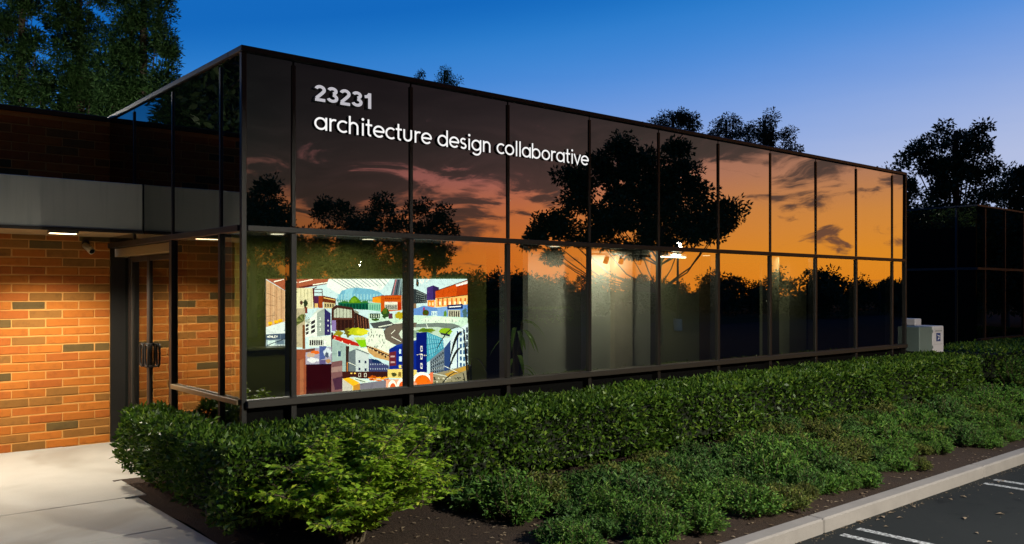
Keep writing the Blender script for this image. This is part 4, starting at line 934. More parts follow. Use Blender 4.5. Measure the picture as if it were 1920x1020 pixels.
YP = YM - 0.03
mp0 = atY(490, 510, YP); 
def mpt(x, y): p = atY(490 + x * 0.235294, 510 + y * 0.235294, YP); return p
ctr = mpt(840, 530)
mur = empty('wall_mural', (ctr.x, YP, ctr.z), 'bright lit mural collage of city buildings on the lobby wall', 'mural')
pv, pf, pc = [], [], []
for k, (c, pts) in enumerate(PR):
    i = len(pv); col_ = tuple(v ** 1.22 for v in srgb(*c))
    for (x, y) in pts:
        x = min(max(x, 37), 1640); y = max(y, 55)
        if x < 255: y = min(y, 615)
        p = mpt(x, y); pv.append((p.x - ctr.x, -0.00004 * k - 0.0005, p.z - ctr.z))
    pf.append(tuple(range(i, i + len(pts)))); pc.append(col_)
me = bpy.data.meshes.new('mural_print'); me.from_pydata(pv, [], pf)
ca = me.color_attributes.new('Col', 'FLOAT_COLOR', 'CORNER')
arr = []
for pl, c in zip(me.polygons, pc):
    arr += [(c[0], c[1], c[2], 1.0)] * len(pl.vertices)
ca.data.foreach_set('color', np.array(arr, dtype=np.float32).ravel()); me.update()
link('print', me, MURAL, mur)
q0, q1, q2 = mpt(37, 55), mpt(1640, 1010), mpt(255, 615)
m = MB(); m.box(q0.x - ctr.x, q1.x - ctr.x, 0.0, 0.028, q2.z - ctr.z, q0.z - ctr.z); m.box(q2.x - ctr.x, q1.x - ctr.x, 0.0, 0.028, q1.z - ctr.z, q2.z - ctr.z - .0005); m.build('backing_panel', WHITE, mur)
# low reception counter in front of the mural's left end
k0 = atY(440, 655, 1.35); k1 = atY(551, 655, 1.35)
rec = empty('reception_counter', (k0.x, 1.35, 0.03), 'low olive counter below the left end of the mural', 'counter')
m = MB(); m.bbox(0.05, k1.x - k0.x, 0, 0.3, 0, k0.z - 0.06, b=0.006); m.build('front_panel', plain('counter_front', (0.20, 0.21, 0.035), .6), rec)
m = MB(); m.bbox(0.03, k1.x - k0.x + .02, -0.03, 0.33, k0.z - 0.059, k0.z - 0.03, b=0.004); m.build('counter_top', plain('counter_top', (0.16, 0.17, 0.05), .4), rec)

# track with heads behind the bright pane, ceiling strip in the next one
tz = atY(1160, 478, 0.55).z; tx0, tx1 = atY(1106, HZ, .55).x, atY(1222, HZ, .55).x
trk = empty('track_light', (tx0, 0.55, tz), 'dark ceiling track with small spot heads behind the brightest pane', 'track light')
m = MB(); m.box(0, tx1 - tx0, -.016, .016, -.016, .016); m.build('track', FRAME, trk)
for f_ in (.26, .5, .80):
    m = MB(); m.tube([(f_ * (tx1 - tx0), 0, -.01), (f_ * (tx1 - tx0), 0, -.04)], .012, 8); m.tube([(f_ * (tx1 - tx0) - .0, -.01, -.03), (f_ * (tx1 - tx0) + .01, .04, -.13)], [.035, .04], 12); m.build('spot_head', FRAME, trk)
sz = atY(1262, 482, .7); 
st_ = empty('strip_light', (sz.x, .7, sz.z), 'bright linear strip light near the ceiling behind the sixth tall pane', 'light')
m = MB(); m.bbox(-.33, .33, -.03, .03, .012, .05, b=.004); m.build('housing', WHITE, st_); m = MB(); m.bbox(-.32, .32, -.025, .025, -.012, .011, b=.004); m.build('tube', glow('strip_tube', (1, .95, .85), 7), st_)

# indoor plants
def house_plant(name, loc, label, lm, nleaf, h, spread, wd, seed, dirx=0.0, ln_=0.5):
    rnd = random.Random(seed)
    t = empty(name, loc, label, 'plant')
    m = MB(); m.tube([(0, 0, 0), (0, 0, .05), (0, 0, .36), (0, 0, .38)], [.13, .15, .20, .19], 16); m.build('pot', plain('dark_pot', (.05, .045, .04), .5), t)
    m = MB(); lf = MB()
    for k in range(nleaf):
        a = rnd.uniform(0, 6.28); z0 = rnd.uniform(.5, h); r = rnd.uniform(.3, 1) * spread
        p0 = Vector((0, 0, .35)); p1 = Vector((math.cos(a) * r * .3 + dirx * .3, math.sin(a) * r * .3, z0)); 
        dirv = Vector((math.cos(a) + dirx, math.sin(a), 0)).normalized()
        m.tube([p0, p0.lerp(p1, .6) + Vector((0, 0, .05)), p1], [.012, .009, .006], 5, cap=False)
        L = ln_ * rnd.uniform(.7, 1.2); side = dirv.cross(Vector((0, 0, 1)))
        prev = None; N_ = 7
        for q in range(N_ + 1):
            s_ = q / N_; c = p1 + dirv * (L * (s_ * .75)) + Vector((0, 0, L * (.35 * s_ - .95 * s_ * s_))); wv = wd * math.sin(math.pi * min(1, .06 + s_ * .94)) ** .7
            if q == N_: wv = .002
            cur = (c - side * wv + Vector((0, 0, wv * .3)), c, c + side * wv + Vector((0, 0, wv * .3)))
            if prev: lf.quad(prev[0], prev[1], cur[1], cur[0]); lf.quad(prev[1], prev[2], cur[2], cur[1])
            prev = cur
    m.build('stem', TWIG, t, smooth=True); lf.build('foliage', lm, t, smooth=True); return t
pp = atY(968, HZ, .62)
house_plant('potted_plant', (pp.x - .05, .62, .035), 'leafy green potted plant lit indoors between the fourth and fifth mullions', L_HOUSE, 26, 1.75, .28, .030, 3, .25, .42)
pp = atY(882, HZ, .9)
house_plant('potted_plant', (pp.x, .9, .035), 'dark strap-leaved plant silhouetted against the right end of the mural', L_SIL, 9, 1.9, .35, .022, 9, -.25, .55)

# ================================================================== HEDGES
def hedge(name, poly, z1, label, leaf=.05, dens=1500, zb=0.12, far=False, seed=1, group=None):
    """clipped hedge over a footprint polygon (counter-clockwise); bumpy shell of leaves over a dark twiggy core"""
    rg = np.random.default_rng(seed); rnd = random.Random(seed)
    root = empty(name, (poly[0][0], poly[0][1], 0), label, 'hedge', group); ox, oy = poly[0]
    P, D = [], []; n = len(poly)
    cx = sum(p[0] for p in poly) / n; cy = sum(p[1] for p in poly) / n
    def bump(x, y, z): return .045 * math.sin(x * 3.1 + z * 2.2) * math.sin(y * 3.7 + x * 1.3) + .03 * math.sin(x * 7.3 + y * 6.1 + z * 5) 
    for k in range(n):                                   # sides
        a = np.array(poly[k]); b = np.array(poly[(k + 1) % n]); e = b - a; L = np.linalg.norm(e); nrm = np.array([e[1], -e[0]]) / L
        m_ = int(L * (z1 - zb) * dens)
        t = rg.random(m_); z = zb + (z1 - zb) * rg.random(m_) ** .85; dep = -np.abs(rg.normal(size=m_)) * .085 + .035
        x = a[0] + e[0] * t + nrm[0] * dep; y = a[1] + e[1] * t + nrm[1] * dep
        bp = .05 * np.sin(x * 3.1 + z * 4.2 + y) + .035 * np.sin(x * 7.3 + y * 6.1 + z * 7) - .10 * np.clip((.35 - z) / .3, 0, 1)
        x += nrm[0] * bp; y += nrm[1] * bp
        P.append(np.stack([x, y, z], 1)); dd = rg.normal(size=(m_, 3)) * .75; dd[:, 0] += nrm[0] * .7; dd[:, 1] += nrm[1] * .7; dd[:, 2] += .35; D.append(dd)
    xs = [p[0] for p in poly]; ys = [p[1] for p in poly]  # top
    area = .5 * abs(sum(poly[k][0] * poly[(k + 1) % n][1] - poly[(k + 1) % n][0] * poly[k][1] for k in range(n)))
    m_ = int((max(xs) - min(xs)) * (max(ys) - min(ys)) * dens * 1.1)
    x = rg.uniform(min(xs), max(xs), m_); y = rg.uniform(min(ys), max(ys), m_); ins = np.zeros(m_, bool)
    for k in range(n):
        (x1_, y1_), (x2_, y2_) = poly[k], poly[(k + 1) % n]
        cnd = ((y1_ > y) != (y2_ > y)) & (x < (x2_ - x1_) * (y - y1_) / ((y2_ - y1_) or 1e-9) + x1_); ins ^= cnd
    x, y = x[ins], y[ins]; m_ = len(x)
    z = z1 + .018 * np.sin(x * 2.7 + y * 1.9) + .012 * np.sin(x * 6.7 - y * 5.1) - np.abs(rg.normal(size=m_)) * .04 + (rg.random(m_) < .02) * rg.uniform(0, .08, m_)
    P.append(np.stack([x, y, z], 1)); dd = rg.normal(size=(m_, 3)) * .75; dd[:, 2] += .75; D.append(dd)
    P = np.concatenate(P); D = np.concatenate(D); P[:, 0] -= ox; P[:, 1] -= oy
    link('foliage', leaves_mesh('hedge_leaves', P, D, leaf * rg.uniform(.7, 1.35, len(P)), leaf * .5 * rg.uniform(.7, 1.3, len(P))), L_HEDGE, root)
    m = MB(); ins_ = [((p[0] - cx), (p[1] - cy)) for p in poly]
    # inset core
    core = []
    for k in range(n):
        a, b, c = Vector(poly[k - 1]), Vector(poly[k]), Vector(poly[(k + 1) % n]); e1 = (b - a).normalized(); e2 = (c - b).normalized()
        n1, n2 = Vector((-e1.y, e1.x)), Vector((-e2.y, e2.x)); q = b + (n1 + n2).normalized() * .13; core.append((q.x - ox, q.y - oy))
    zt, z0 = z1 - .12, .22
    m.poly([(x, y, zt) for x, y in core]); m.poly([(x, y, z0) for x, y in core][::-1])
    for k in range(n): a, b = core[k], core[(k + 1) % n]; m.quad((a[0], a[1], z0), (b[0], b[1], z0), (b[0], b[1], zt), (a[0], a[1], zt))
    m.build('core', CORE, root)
    m = MB(); L = max(xs) - min(xs); k = 0
    ns = int(L * 3)
    for k in range(ns):
        f_ = (k + .5) / ns; x = min(xs) + L * f_ - ox; y = rnd.uniform(min(ys) + .25, max(ys) - .2) - oy if L > 3 else rnd.uniform(min(ys) + .2, max(ys) - .2) - oy
        m.tube([(x, y, -.02), (x + rnd.uniform(-.05, .05), y + rnd.uniform(-.05, .05), .3)], [.02, .012], 5)
    o = m.build('stem', TWIG, root); o['kind'] = 'stuff'
    return root
HF = -1.40
hpoly = [(-.98, HF - .02), (15.2, HF), (15.2, -.22), (-.42, -.22), (-.36, 1.78), (-.70, 1.78)]
# near stretch gets small dense leaves, the far stretch of the same hedge is sparser
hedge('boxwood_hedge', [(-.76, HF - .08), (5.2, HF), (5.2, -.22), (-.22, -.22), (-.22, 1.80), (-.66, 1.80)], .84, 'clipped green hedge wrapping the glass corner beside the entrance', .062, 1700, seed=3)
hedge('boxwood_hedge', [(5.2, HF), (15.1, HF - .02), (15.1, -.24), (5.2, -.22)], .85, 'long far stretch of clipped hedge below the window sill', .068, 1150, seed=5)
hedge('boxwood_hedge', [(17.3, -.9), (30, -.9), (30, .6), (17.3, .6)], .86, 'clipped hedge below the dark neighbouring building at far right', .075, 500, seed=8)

# ================================================================== YOUNG SHRUB
def feather_shrub(name, loc, label, h, spread, nstem, per, seed):
    rg = np.random.default_rng(seed); rnd = random.Random(seed)
    t = empty(name, loc, label, 'shrub'); m = MB(); P, D = [], []
    for k in range(nstem):
        a = 6.283 * (k + rnd.random()) / nstem; lean = rnd.uniform(.1, 1) ** .7 * spread; hh = h * rnd.uniform(.45, 1.05) * (1.0 - .40 * (lean / spread) ** 2) * (1.0 + .16 * math.cos(a + .6))
        b0 = Vector((rnd.uniform(-.1, .1), rnd.uniform(-.1, .1), 0)); tip = Vector((math.cos(a) * lean, math.sin(a) * lean, hh))
        c1 = b0.lerp(tip, .5) + Vector((0, 0, .16 * h))
        pts = [(1 - s) ** 2 * b0 + 2 * s * (1 - s) * c1 + s * s * tip for s in [q / 8 for q in range(9)]]
        m.tube(pts, [.010 * (1 - .8 * q / 8) + .002 for q in range(9)], 5, cap=False)
        for q in range(per):
            s = rnd.uniform(.10, 1.0) ** .75; p = (1 - s) ** 2 * b0 + 2 * s * (1 - s) * c1 + s * s * tip
            ta_ = rnd.uniform(0, 6.28); tw = Vector((math.cos(ta_), math.sin(ta_), rnd.uniform(-.1, .7))).normalized() * rnd.uniform(.06, .20)
            e = p + tw; m.tube([p, p.lerp(e, .5) + Vector((0, 0, .012)), e], [.003, .0025, .0015], 3, cap=False)
            for j in range(9):                                # pinnate leaflets, drooping
                f_ = .25 + .75 * j / 8; c = p.lerp(e, f_); sd = tw.cross(Vector((0, 0, 1))).normalized() * (1 if j % 2 else -1)
                if j == 8: sd = tw.normalized()
                P.append(tuple(c)); D.append(tuple(sd + tw.normalized() * .7 + Vector((rnd.uniform(-.3, .3), rnd.uniform(-.3, .3), -.25 + rnd.uniform(-.3, .3)))))
    m.build('stem', TWIG, t, smooth=True)['kind'] = 'stuff'
    n = len(P); roll = norm(np.array([[0, 0, 1.0]]) + rg.normal(size=(n, 3)) * 1.0)
    link('foliage', leaves_mesh('shrub_leaves', P, D, rg.uniform(.045, .082, n), rg.uniform(.020, .034, n), .12, roll), L_NAND, t); return t
sp = atZ(655, 1018, -.06)
feather_shrub('feathery_shrub', (sp.x, sp.y, -.05), 'bright yellow-green feathery shrub in front of the hedge corner', 1.12, 1.0, 76, 33, 4)

# ================================================================== LOW FEATHERY GROUND COVER
def cover_mesh(seed, h, r, nsh):
    rg = np.random.default_rng(seed); P, D, S = [], [], MB()
    for k in range(nsh):
        a = rg.uniform(0, 6.283); rad = r * rg.uniform(.15, 1) ** .8; hh = h * (1 - .55 * (rad / r) ** 2) * rg.uniform(.7, 1.1)
        tip = np.array([math.cos(a) * rad, math.sin(a) * rad, hh]); b0 = tip * np.array([.25, .25, 0]); c1 = (b0 + tip) / 2 + np.array([math.cos(a) * rad * .15, math.sin(a) * rad * .15, -.02])
        q = lambda s: (1 - s) ** 2 * b0 + 2 * s * (1 - s) * c1 + s * s * tip
        S.tube([tuple(q(0)), tuple(q(.5)), tuple(q(1))], [.006, .004, .002], 4, cap=False)
        m_ = 34
        s = rg.uniform(.35, 1, m_)
        for si in s:
            p = q(si); tg = q(min(1, si + .05)) - q(max(0, si - .05)); tg /= np.linalg.norm(tg) + 1e-9
            v = rg.normal(size=3); v -= tg * v.dot(tg); v /= np.linalg.norm(v) + 1e-9
            P.append(p + v * rg.uniform(0, .02)); D.append(tg * .5 + v * 1.0 + np.array([0, 0, .15]))
    n = len(P)
    return leaves_mesh('cover_leaves', np.array(P), np.array(D), rg.uniform(.030, .062, n), rg.uniform(.010, .020, n), .15), S.mesh('cover_stems')
L_COVER2 = leaf_mat('ground_cover_leaf_blue', (0.03, 0.085, 0.018), (0.08, 0.18, 0.035), 0.6, 0.25, (0.13, 0.24, 0.045)); L_COVER3 = leaf_mat('ground_cover_leaf_olive', (0.05, 0.08, 0.014), (0.13, 0.17, 0.03), 0.6, 0.25, (0.24, 0.22, 0.05))
COVER = [cover_mesh(20 + k, *a) for k, a in enumerate(((.30, .36, 90), (.26, .42, 100), (.36, .32, 84), (.22, .30, 70), (.38, .38, 100)))]
spots = []
def can_place(x, y, dmin):
    return all((x - a) ** 2 + (y - b) ** 2 > dmin ** 2 for a, b in spots)
for lm_, _ in COVER: lm_.materials.append(L_COVER)
rs = random.Random(21)
tries = 0
while len(spots) < 230 and tries < 16000:
    tries += 1; x = rs.uniform(.9, 22) if rs.random() < .75 else rs.uniform(.9, 12); y = rs.uniform(-3.58, -1.55)
    if x < 1.5: continue
    if x < 2.3 and -2.9 < y < -2.2: continue
    if 15.0 < x < 17.4: continue
    if y < -3.1 and rs.random() < .6: continue
    if math.sin(x * 1.9 + 1.0) * math.sin(y * 2.6 + x) > .78: continue
    if can_place(x, y, .27): spots.append((x, y))
for k, (x, y) in enumerate(spots):
    lm, smh = COVER[rs.randrange(5)]
    t = empty('ground_cover_shrub', (x, y, bed_z(x, y)), ('low feathery green shrub at the foot of the long hedge' if y > -1.95 else 'low feathery green shrub in the front row nearest the kerb' if y < -2.75 else 'low feathery green shrub in the middle of the planting bed') + (', beyond the post boxes' if x > 15 else ', near the yellow-green shrub' if x < 4 else ''), 'shrub', 'low feathery shrubs along the kerb', rz=rs.uniform(0, 6.28))
    s_ = rs.uniform(.6, 1.35) * (1.0 if y > -2.9 else .75); t.scale = (s_, s_, s_ * rs.uniform(.85, 1.15))
    o_ = link('foliage', lm, None, t); o_.material_slots[0].link = 'OBJECT'; o_.material_slots[0].material = rs.choice((L_COVER, L_COVER, L_COVER2, L_COVER3)); link('stem', smh, TWIG, t)
# bushier plants at the far right, beyond the side walkway
gx = 0
for px, py, D, s_ in ((1880, 690, 15.5, 1.7), (1905, 655, 19.5, 1.9), (1845, 700, 15.0, 1.2)):
    p = atD(px, 700, D); lm, smh = COVER[(gx * 2) % 5]; gx += 1
    t = empty('bushy_shrub', (p.x, p.y, 0), ('tall yellow-green bushy shrub by the right edge, before the far hedge', 'large bushy shrub at the right edge beside the far hedge', 'rounded bushy shrub just right of the hedge end')[gx - 1], 'shrub'); t.scale = (s_, s_, s_)
    link('foliage', lm, L_COVER, t); link('stem', smh, TWIG, t)

# ================================================================== TREES SEEN DIRECTLY
def lobes_px(L, D, base):
    """lobes given as (px, py, radius px) at distance D, relative to base"""
    out = []
    for px, py, r in L:
        p = atD(px, py, D) - base; rm = r / FPX * D; out.append((p.x, p.y, p.z, rm, rm, rm * .85))
    return out
def view_tree(name, px, D, L, label, lmat, tr=.2, ncl=90, clr=.8, per=45, ll=.22, lw=.1, shell=.5, group=None, depth=.0, th=None, **kw):
    p = atD(px, HZ, D); base = Vector((p.x, p.y, 0)); lo = lobes_px(L, D, base)
    if depth: lo = [(x + Fv.x * R_.uniform(-depth, depth), y + Fv.y * R_.uniform(-depth, depth), z, a, b, c) for x, y, z, a, b, c in lo]
    h = th or max(l[2] for l in lo)
    return place_tree(name, tree_data(name, lo, h, tr, ncl, clr, per, ll, lw, shell=shell, **kw), base, label, lmat, group)
# pines over the brick wing
view_tree('pine_tree', 40, 24, [(35, -80, 62), (20, -10, 62), (60, 30, 52), (15, 75, 60), (66, 95, 50), (30, 145, 62), (80, 165, 46), (20, 195, 60), (-20, 60, 60), (-30, 150, 60), (55, -50, 50)],
          'tall dark pine at the left edge above the brick wall', L_PINE, .13, 105, .36, 260, .135, .036, .30, th=13, limb=.22)
view_tree('pine_tree', 148, 25, [(150, -85, 60), (130, -30, 52), (165, 5, 50), (135, 45, 52), (175, 80, 46), (128, 105, 50), (160, 145, 52), (120, 175, 50), (185, 180, 48), (150, 205, 50)],
          'tall dark pine left of centre pair, trunk above the brick wall', L_PINE, .13, 95, .36, 260, .135, .036, .30, th=13, limb=.22)
view_tree('pine_tree', 268, 24, [(265, -85, 60), (240, -30, 48), (300, -20, 46), (262, 25, 50), (312, 40, 34), (235, 75, 50), (295, 85, 46), (325, 105, 22), (255, 125, 50), (230, 165, 52), (285, 165, 44), (322, 162, 22), (200, 130, 40), (262, 200, 50), (210, 205, 46)],
          'rightmost tall pine whose crown meets the open blue sky', L_PINE, .13, 140, .34, 260, .135, .036, .30, th=13, limb=.22)
# tips above the roofline
view_tree('conifer_tree', 834, 60, [(834, 132, 10), (828, 148, 15), (846, 156, 16), (836, 175, 26), (834, 215, 34), (815, 160, 8)], 'small pointed conifer tip above the roof near the lettering', L_PINE, .14, 60, .42, 90, .14, .05, .3)
view_tree('gum_tree', 784, 62, [(784, 148, 16), (775, 165, 20), (796, 170, 18), (786, 215, 36), (765, 158, 8)], 'small leafy treetop just left of the pointed conifer tip', L_EUC, .14, 46, .4, 70, .16, .06, .3)
EU = dict(clr=.42, per=130, ll=.155, lw=.065, shell=.6, droop=.3, limb=.3)
view_tree('gum_tree', 1262, 52, [(1262, 225, 24), (1240, 240, 20), (1285, 235, 24), (1300, 225, 18), (1222, 242, 12), (1278, 215, 18), (1300, 250, 16), (1255, 265, 20), (1312, 262, 10), (1208, 240, 9), (1275, 330, 50)], 'leftmost open-crowned gum tree above the long roof', L_EUC, .18, 92, **EU)
view_tree('gum_tree', 1362, 54, [(1360, 228, 15), (1374, 226, 12), (1345, 240, 10), (1385, 245, 10), (1335, 252, 10), (1360, 262, 16), (1372, 330, 46)], 'slender middle gum tree above the roof with sky through its branches', L_EUC, .16, 46, **EU)
view_tree('gum_tree', 1432, 52, [(1445, 226, 14), (1425, 240, 20), (1450, 245, 22), (1402, 250, 18), (1470, 262, 14), (1430, 265, 24), (1400, 275, 14), (1478, 248, 10), (1488, 282, 6), (1466, 280, 10), (1440, 340, 50)], 'rightmost dense gum tree above the middle of the roof', L_EUC, .18, 104, **EU)
view_tree('broadleaf_tree', 1792, 42, [(1785, 255, 28), (1810, 245, 22), (1835, 258, 24), (1848, 280, 20), (1750, 272, 24), (1720, 285, 16), (1712, 300, 20), (1770, 300, 36), (1820, 300, 36), (1738, 325, 36), (1862, 312, 14), (1845, 330, 24), (1790, 345, 42), (1720, 355, 30), (1840, 370, 36), (1758, 385, 36), (1700, 380, 22), (1800, 440, 60)],
          'large broad-crowned tree above the dark neighbouring building', L_TREE, .22, 150, clr=.44, per=120, ll=.19, lw=.095, shell=.6, limb=.3)
view_tree('broadleaf_tree', 1912, 44, [(1900, 325, 20), (1920, 345, 26), (1890, 345, 14), (1938, 330, 24), (1905, 375, 24), (1925, 400, 30), (1880, 372, 12), (1930, 450, 50)], 'smaller tree cut off by the right edge of the picture', L_TREE, .16, 90, clr=.5, per=120, ll=.19, lw=.095, shell=.6, limb=.3)
view_tree('broadleaf_tree', 1690, 60, [(1665, 322, 8), (1650, 340, 20), (1700, 345, 22), (1680, 400, 50)], 'distant treetop barely clearing the far end of the roof', L_TREE, .2, 40, clr=.7, per=60, ll=.22, lw=.12, shell=.5)

# ================================================================== ACROSS THE PARKING LOT (seen in the mirror glass)
def mirror_tree(name, px, D, L, label, tr=.22, ncl=110, clr=.9, per=90, ll=.24, lw=.12, shell=.45, lmat=L_TREE, group=None, **kw):
    p = mirD(px, HZ, D); base = Vector((p.x, p.y, -.3)); lo = []
    for qx, qy, r in L:
        q = mirD(qx, qy, D) - base; rm = r / FPX * D; lo.append((q.x, q.y, q.z, rm, rm, rm * .9))
    return place_tree(name, tree_data(name, lo, max(l[2] for l in lo) * .8, tr, ncl, clr, per, ll, lw, shell=shell, **kw), base, label, lmat, group)
mirror_tree('lot_tree', 1238, 38, [(1158, 276, 20), (1275, 278, 18), (1105, 300, 16), (1155, 290, 26), (1200, 300, 30), (1120, 310, 24), (1268, 290, 26), (1290, 320, 26), (1240, 330, 36), (1170, 340, 46), (1090, 345, 30), (1060, 325, 20), (1300, 360, 34), (1230, 385, 50), (1140, 395, 46), (1070, 385, 28), (1040, 420, 26), (1010, 430, 18), (1000, 440, 14), (1330, 405, 28), (1360, 410, 20), (1368, 385, 16), (1290, 430, 40), (1190, 440, 44), (1110, 440, 34), (1060, 440, 22), (1345, 440, 20), (1240, 455, 24), (1000, 455, 12), (1040, 480, 10), (1180, 480, 14)],
            'big dark parking-lot tree mirrored in the middle of the upper panes', .17, 230, .52, 165, .19, .10, limb=.28)
mirror_tree('lot_tree', 690, 52, [(655, 385, 18), (715, 378, 18), (735, 388, 14), (690, 405, 28), (640, 402, 16), (752, 408, 16), (615, 380, 10), (605, 392, 8), (690, 430, 40), (640, 435, 30), (750, 435, 26), (600, 440, 24), (690, 470, 50), (620, 480, 40), (760, 475, 36), (570, 470, 26)], 'dark bushy tree mirrored left of centre above the mural', .2, 130, .6, 110, .22, .11, limb=.25)
mirror_tree('lot_tree', 815, 56, [(820, 400, 20), (790, 385, 12), (835, 415, 14), (805, 430, 22), (830, 440, 16), (795, 460, 20), (775, 420, 14), (815, 480, 34), (850, 430, 10), (780, 385, 9)], 'slim dark tree mirrored between the second and third mullions', .18, 70, .5, 90, .22, .11, limb=.25)
mirror_tree('lot_tree', 480, 46, [(490, 365, 22), (470, 385, 30), (510, 395, 26), (480, 415, 36), (530, 410, 18), (450, 400, 30), (500, 350, 14), (545, 430, 22), (480, 450, 44), (530, 460, 36)], 'round dark tree mirrored in the narrow corner panes', .2, 90, .6, 110, .22, .11, limb=.25)
TL = []
for k in range(3):
    lo = [(R_.uniform(-3, 3), R_.uniform(-2, 2), 3.0 + R_.uniform(-.6, 1.0), 1.9, 1.9, 1.5) for q in range(5)] + [(0, 0, 2.2, 3.4, 2.4, 1.6), (-2.5, 0, 1.4, 2.2, 2, 1.2), (2.5, 0, 1.4, 2.2, 2, 1.2)]
    TL.append(tree_data('far_tree', lo, 3.2, .2, 60, 1.0, 80, .34, .2, shell=.3))
k = 0
for px in range(440, 1900, 46):
    D = 92 + 14 * math.sin(px * 1.7); p = mirD(px + R_.uniform(-10, 10), HZ, D); k += 1
    s_ = (1.0 if px < 900 else .82) * R_.uniform(.8, 1.2); s_ *= D / 92
    place_tree('far_tree', TL[k % 3], (p.x, p.y, -.35), 'dark tree in the far row across the parking lot, mirrored in the lower panes', L_TREE, 'far tree row across the lot', rz=R_.uniform(0, 6.28), s=s_ * .95)
TB = []
for k in range(2):
    lo = [(R_.uniform(-2.4, 2.4), R_.uniform(-2.4, 2.4), R_.uniform(2.5, 8.5), 1.9, 1.9, 1.6) for q in range(13)] + [(0, 0, 4.5, 2.6, 2.6, 3.4)]
    TB.append(tree_data('dense_tree', lo, 7.5, .22, 150, .8, 110, .30, .17, shell=.4, limb=.3))
for k, (x_, y_, s_) in enumerate(((50, -5.5, 1.0), (55, -9, 1.0), (60, -5, 1.1), (57, -12.5, .9), (66, -9.5, 1.15), (64, -14, 1.0))):
    place_tree('dense_tree', TB[k % 2], (x_, y_, -.35), 'dense dark tree right of the lot, mirrored in the neighbouring building', L_TREE, 'trees mirrored in the neighbouring building', rz=k * 1.3, s=s_)
for k, (x_, y_, s_) in enumerate(((6.5, 13, .82), (10.5, 14, .85), (14.0, 16.0, .85), (8.5, 18, .9), (4.8, 11.5, .70), (6.3, 11.0, .72), (8.8, 11.3, .72), (17.0, 21.0, .9), (12.0, 22.0, .95), (5.0, 22.0, 1.0), (19.0, 26, 1.0), (-12.5, 16.8, 1.15), (-9.5, 15.6, 1.1))):
    place_tree('dense_tree', TB[k % 2], (x_, y_, -.35), 'dark tree behind the office building, mirrored in the neighbouring glass', L_TREE, 'trees behind the office building', rz=k * 2.1, s=s_)
# pines left of the picture that the entrance glass mirrors
PD = []
for k in range(2):
    lo = [(R_.uniform(-.9, .9), R_.uniform(-.9, .9), 2.5 + .62 * q, .85, .85, .7) for q in range(16)]
    PD.append(tree_data('pine', lo, 12.0, .16, 190, .42, 200, .18, .05, shell=.3, limb=.22))
for k, (px, D) in enumerate(((376, 35), (404, 33), (432, 37), (458, 34), (392, 42), (250, 30))):
    p = atD(px, HZ, D); s_ = 1.55 if px != 250 else .62
    place_tree('pine_tree', PD[k % 2], (-p.x, p.y, -.3), 'tall pine out of the picture on the left, mirrored in the entrance glass' if px != 250 else 'short pine out of the picture, mirrored low in the entrance glass', L_PINE, 'pines mirrored in the entrance glass' if px != 250 else None, rz=k, s=s_)
# far side of the lot: verge, hedge
sheet('far_verge', -40, 120, -60, -32, -.22, FARGROUND)
hedge('far_hedge', [(-6, -37), (40, -37), (40, -35.6), (-6, -35.6)], .9, 'clipped hedge along the far side of the parking lot', .16, 60, zb=-.2, seed=12)

# ================================================================== LOT LAMPS
def lot_lamp(loc, label, power, arm=-1, h=6.2, rz=0.0):
    t = empty('lot_lamp', loc, label, 'lamp post', None, rz)
    m = MB(); m.tube([(0, 0, 0), (0, 0, .7)], [.25, .25], 16); m.build('footing', CONCRETE, t)
    m = MB(); m.tube([(0, 0, .7), (0, 0, h)], [.08, .055], 10); m.build('pole', FRAME_L, t, smooth=True)
    m = MB(); m.tube([(0, 0, h - .02), (0, 0, h + .02), (0, 0, h + .03)], [.06, .17, .17], 14); m.build('collar', FRAME_L, t)
    m = MB(); m.tube([(0, 0, h + .03), (0, 0, h + .10), (0, 0, h + .36), (0, 0, h + .42)], [.13, .16, .15, .11], 16); m.build('lamp_lens', glow('lot_lamp_lens_%d' % power, (1.0, .93, .78), power), t)
    m = MB(); m.tube([(0, 0, h + .42), (0, 0, h + .45), (0, 0, h + .56), (0, 0, h + .60)], [.19, .20, .07, .01], 16); m.build('lamp_cap', FRAME_L, t); return t
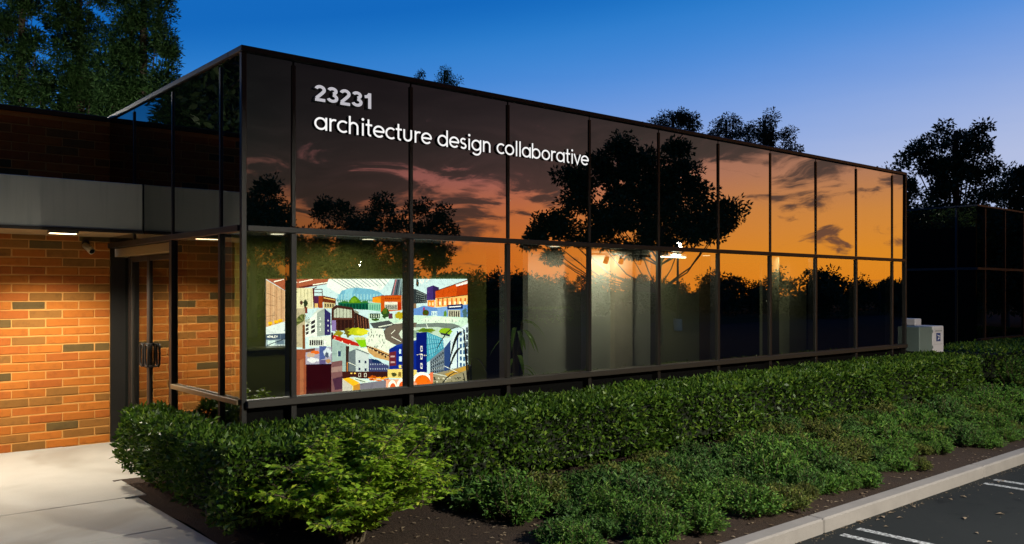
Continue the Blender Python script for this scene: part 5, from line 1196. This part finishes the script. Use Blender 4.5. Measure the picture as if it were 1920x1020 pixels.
p = mirD(1276, HZ, 52)
lot_lamp((p.x, p.y, -.25), 'lit lamp post mirrored beside the big dark tree', 160, -1, 2.2 + (HZ - 466) / FPX * 52 + .25)
p = mirD(683, HZ, 78); lot_lamp((p.x, p.y, -.25), 'lit lamp post mirrored above the mural', 160, -1, 2.2 + (HZ - 497) / FPX * 78 + .25)
# the nearest one, a flood head turned towards the building, lighting the bed and kerb
t = empty('lot_lamp', (4.7, -13.2, -.25), 'lit lamp post on the near side of the lot, outside the picture', 'lamp post')
m = MB(); m.tube([(0, 0, 0), (0, 0, .7)], [.25, .25], 16); m.build('footing', CONCRETE, t)
m = MB(); m.tube([(0, 0, .7), (0, 0, 6.3)], [.08, .055], 10); m.build('pole', FRAME_L, t, smooth=True)
m = MB(); m.tube([(0, 0, 6.2), (0, .155, 6.24)], [.035, .03], 8); m.build('arm', FRAME_L, t)
m = MB(); m.box(-.5, .5, .18, .87, 6.50, 6.52); m.box(-.5, .5, .16, .18, 6.08, 6.52); m.box(-.5, .5, .85, .87, 6.165, 6.499); m.box(-.5, .5, .181, .57, 6.08, 6.10)
m.box(-.52, -.501, .16, .87, 6.08, 6.52); m.box(.501, .52, .16, .87, 6.08, 6.52); m.build('shuttered_head', FRAME_L, t)
m = MB(); m.tube([(0, .33, 6.40), (0, .33, 6.499)], [.06, .05], 12); m.build('lamp_bulb', glow('lot_lamp_lens', (1.0, .93, .78), 40.0), t)
ld = bpy.data.lights.new('lot_lamp', 'SPOT'); ld.energy = 7800; ld.color = (1.0, .95, .80); ld.spot_size = math.radians(165); ld.spot_blend = .2; ld.shadow_soft_size = .08
lo = bpy.data.objects.new('lamp', ld); COL.objects.link(lo); lo.parent = t; lo.location = (0, .45, 6.30); lo.rotation_euler = Vector((.0, 1.0, -.75)).to_track_quat('-Z', 'Y').to_euler()
# added lantern, unseen behind the brick wing, put there to light the pines
lot_lamp((-0.9, 11.2, -.25), 'added lantern post left of the picture, lighting the pines', 850, 1, 5.2)
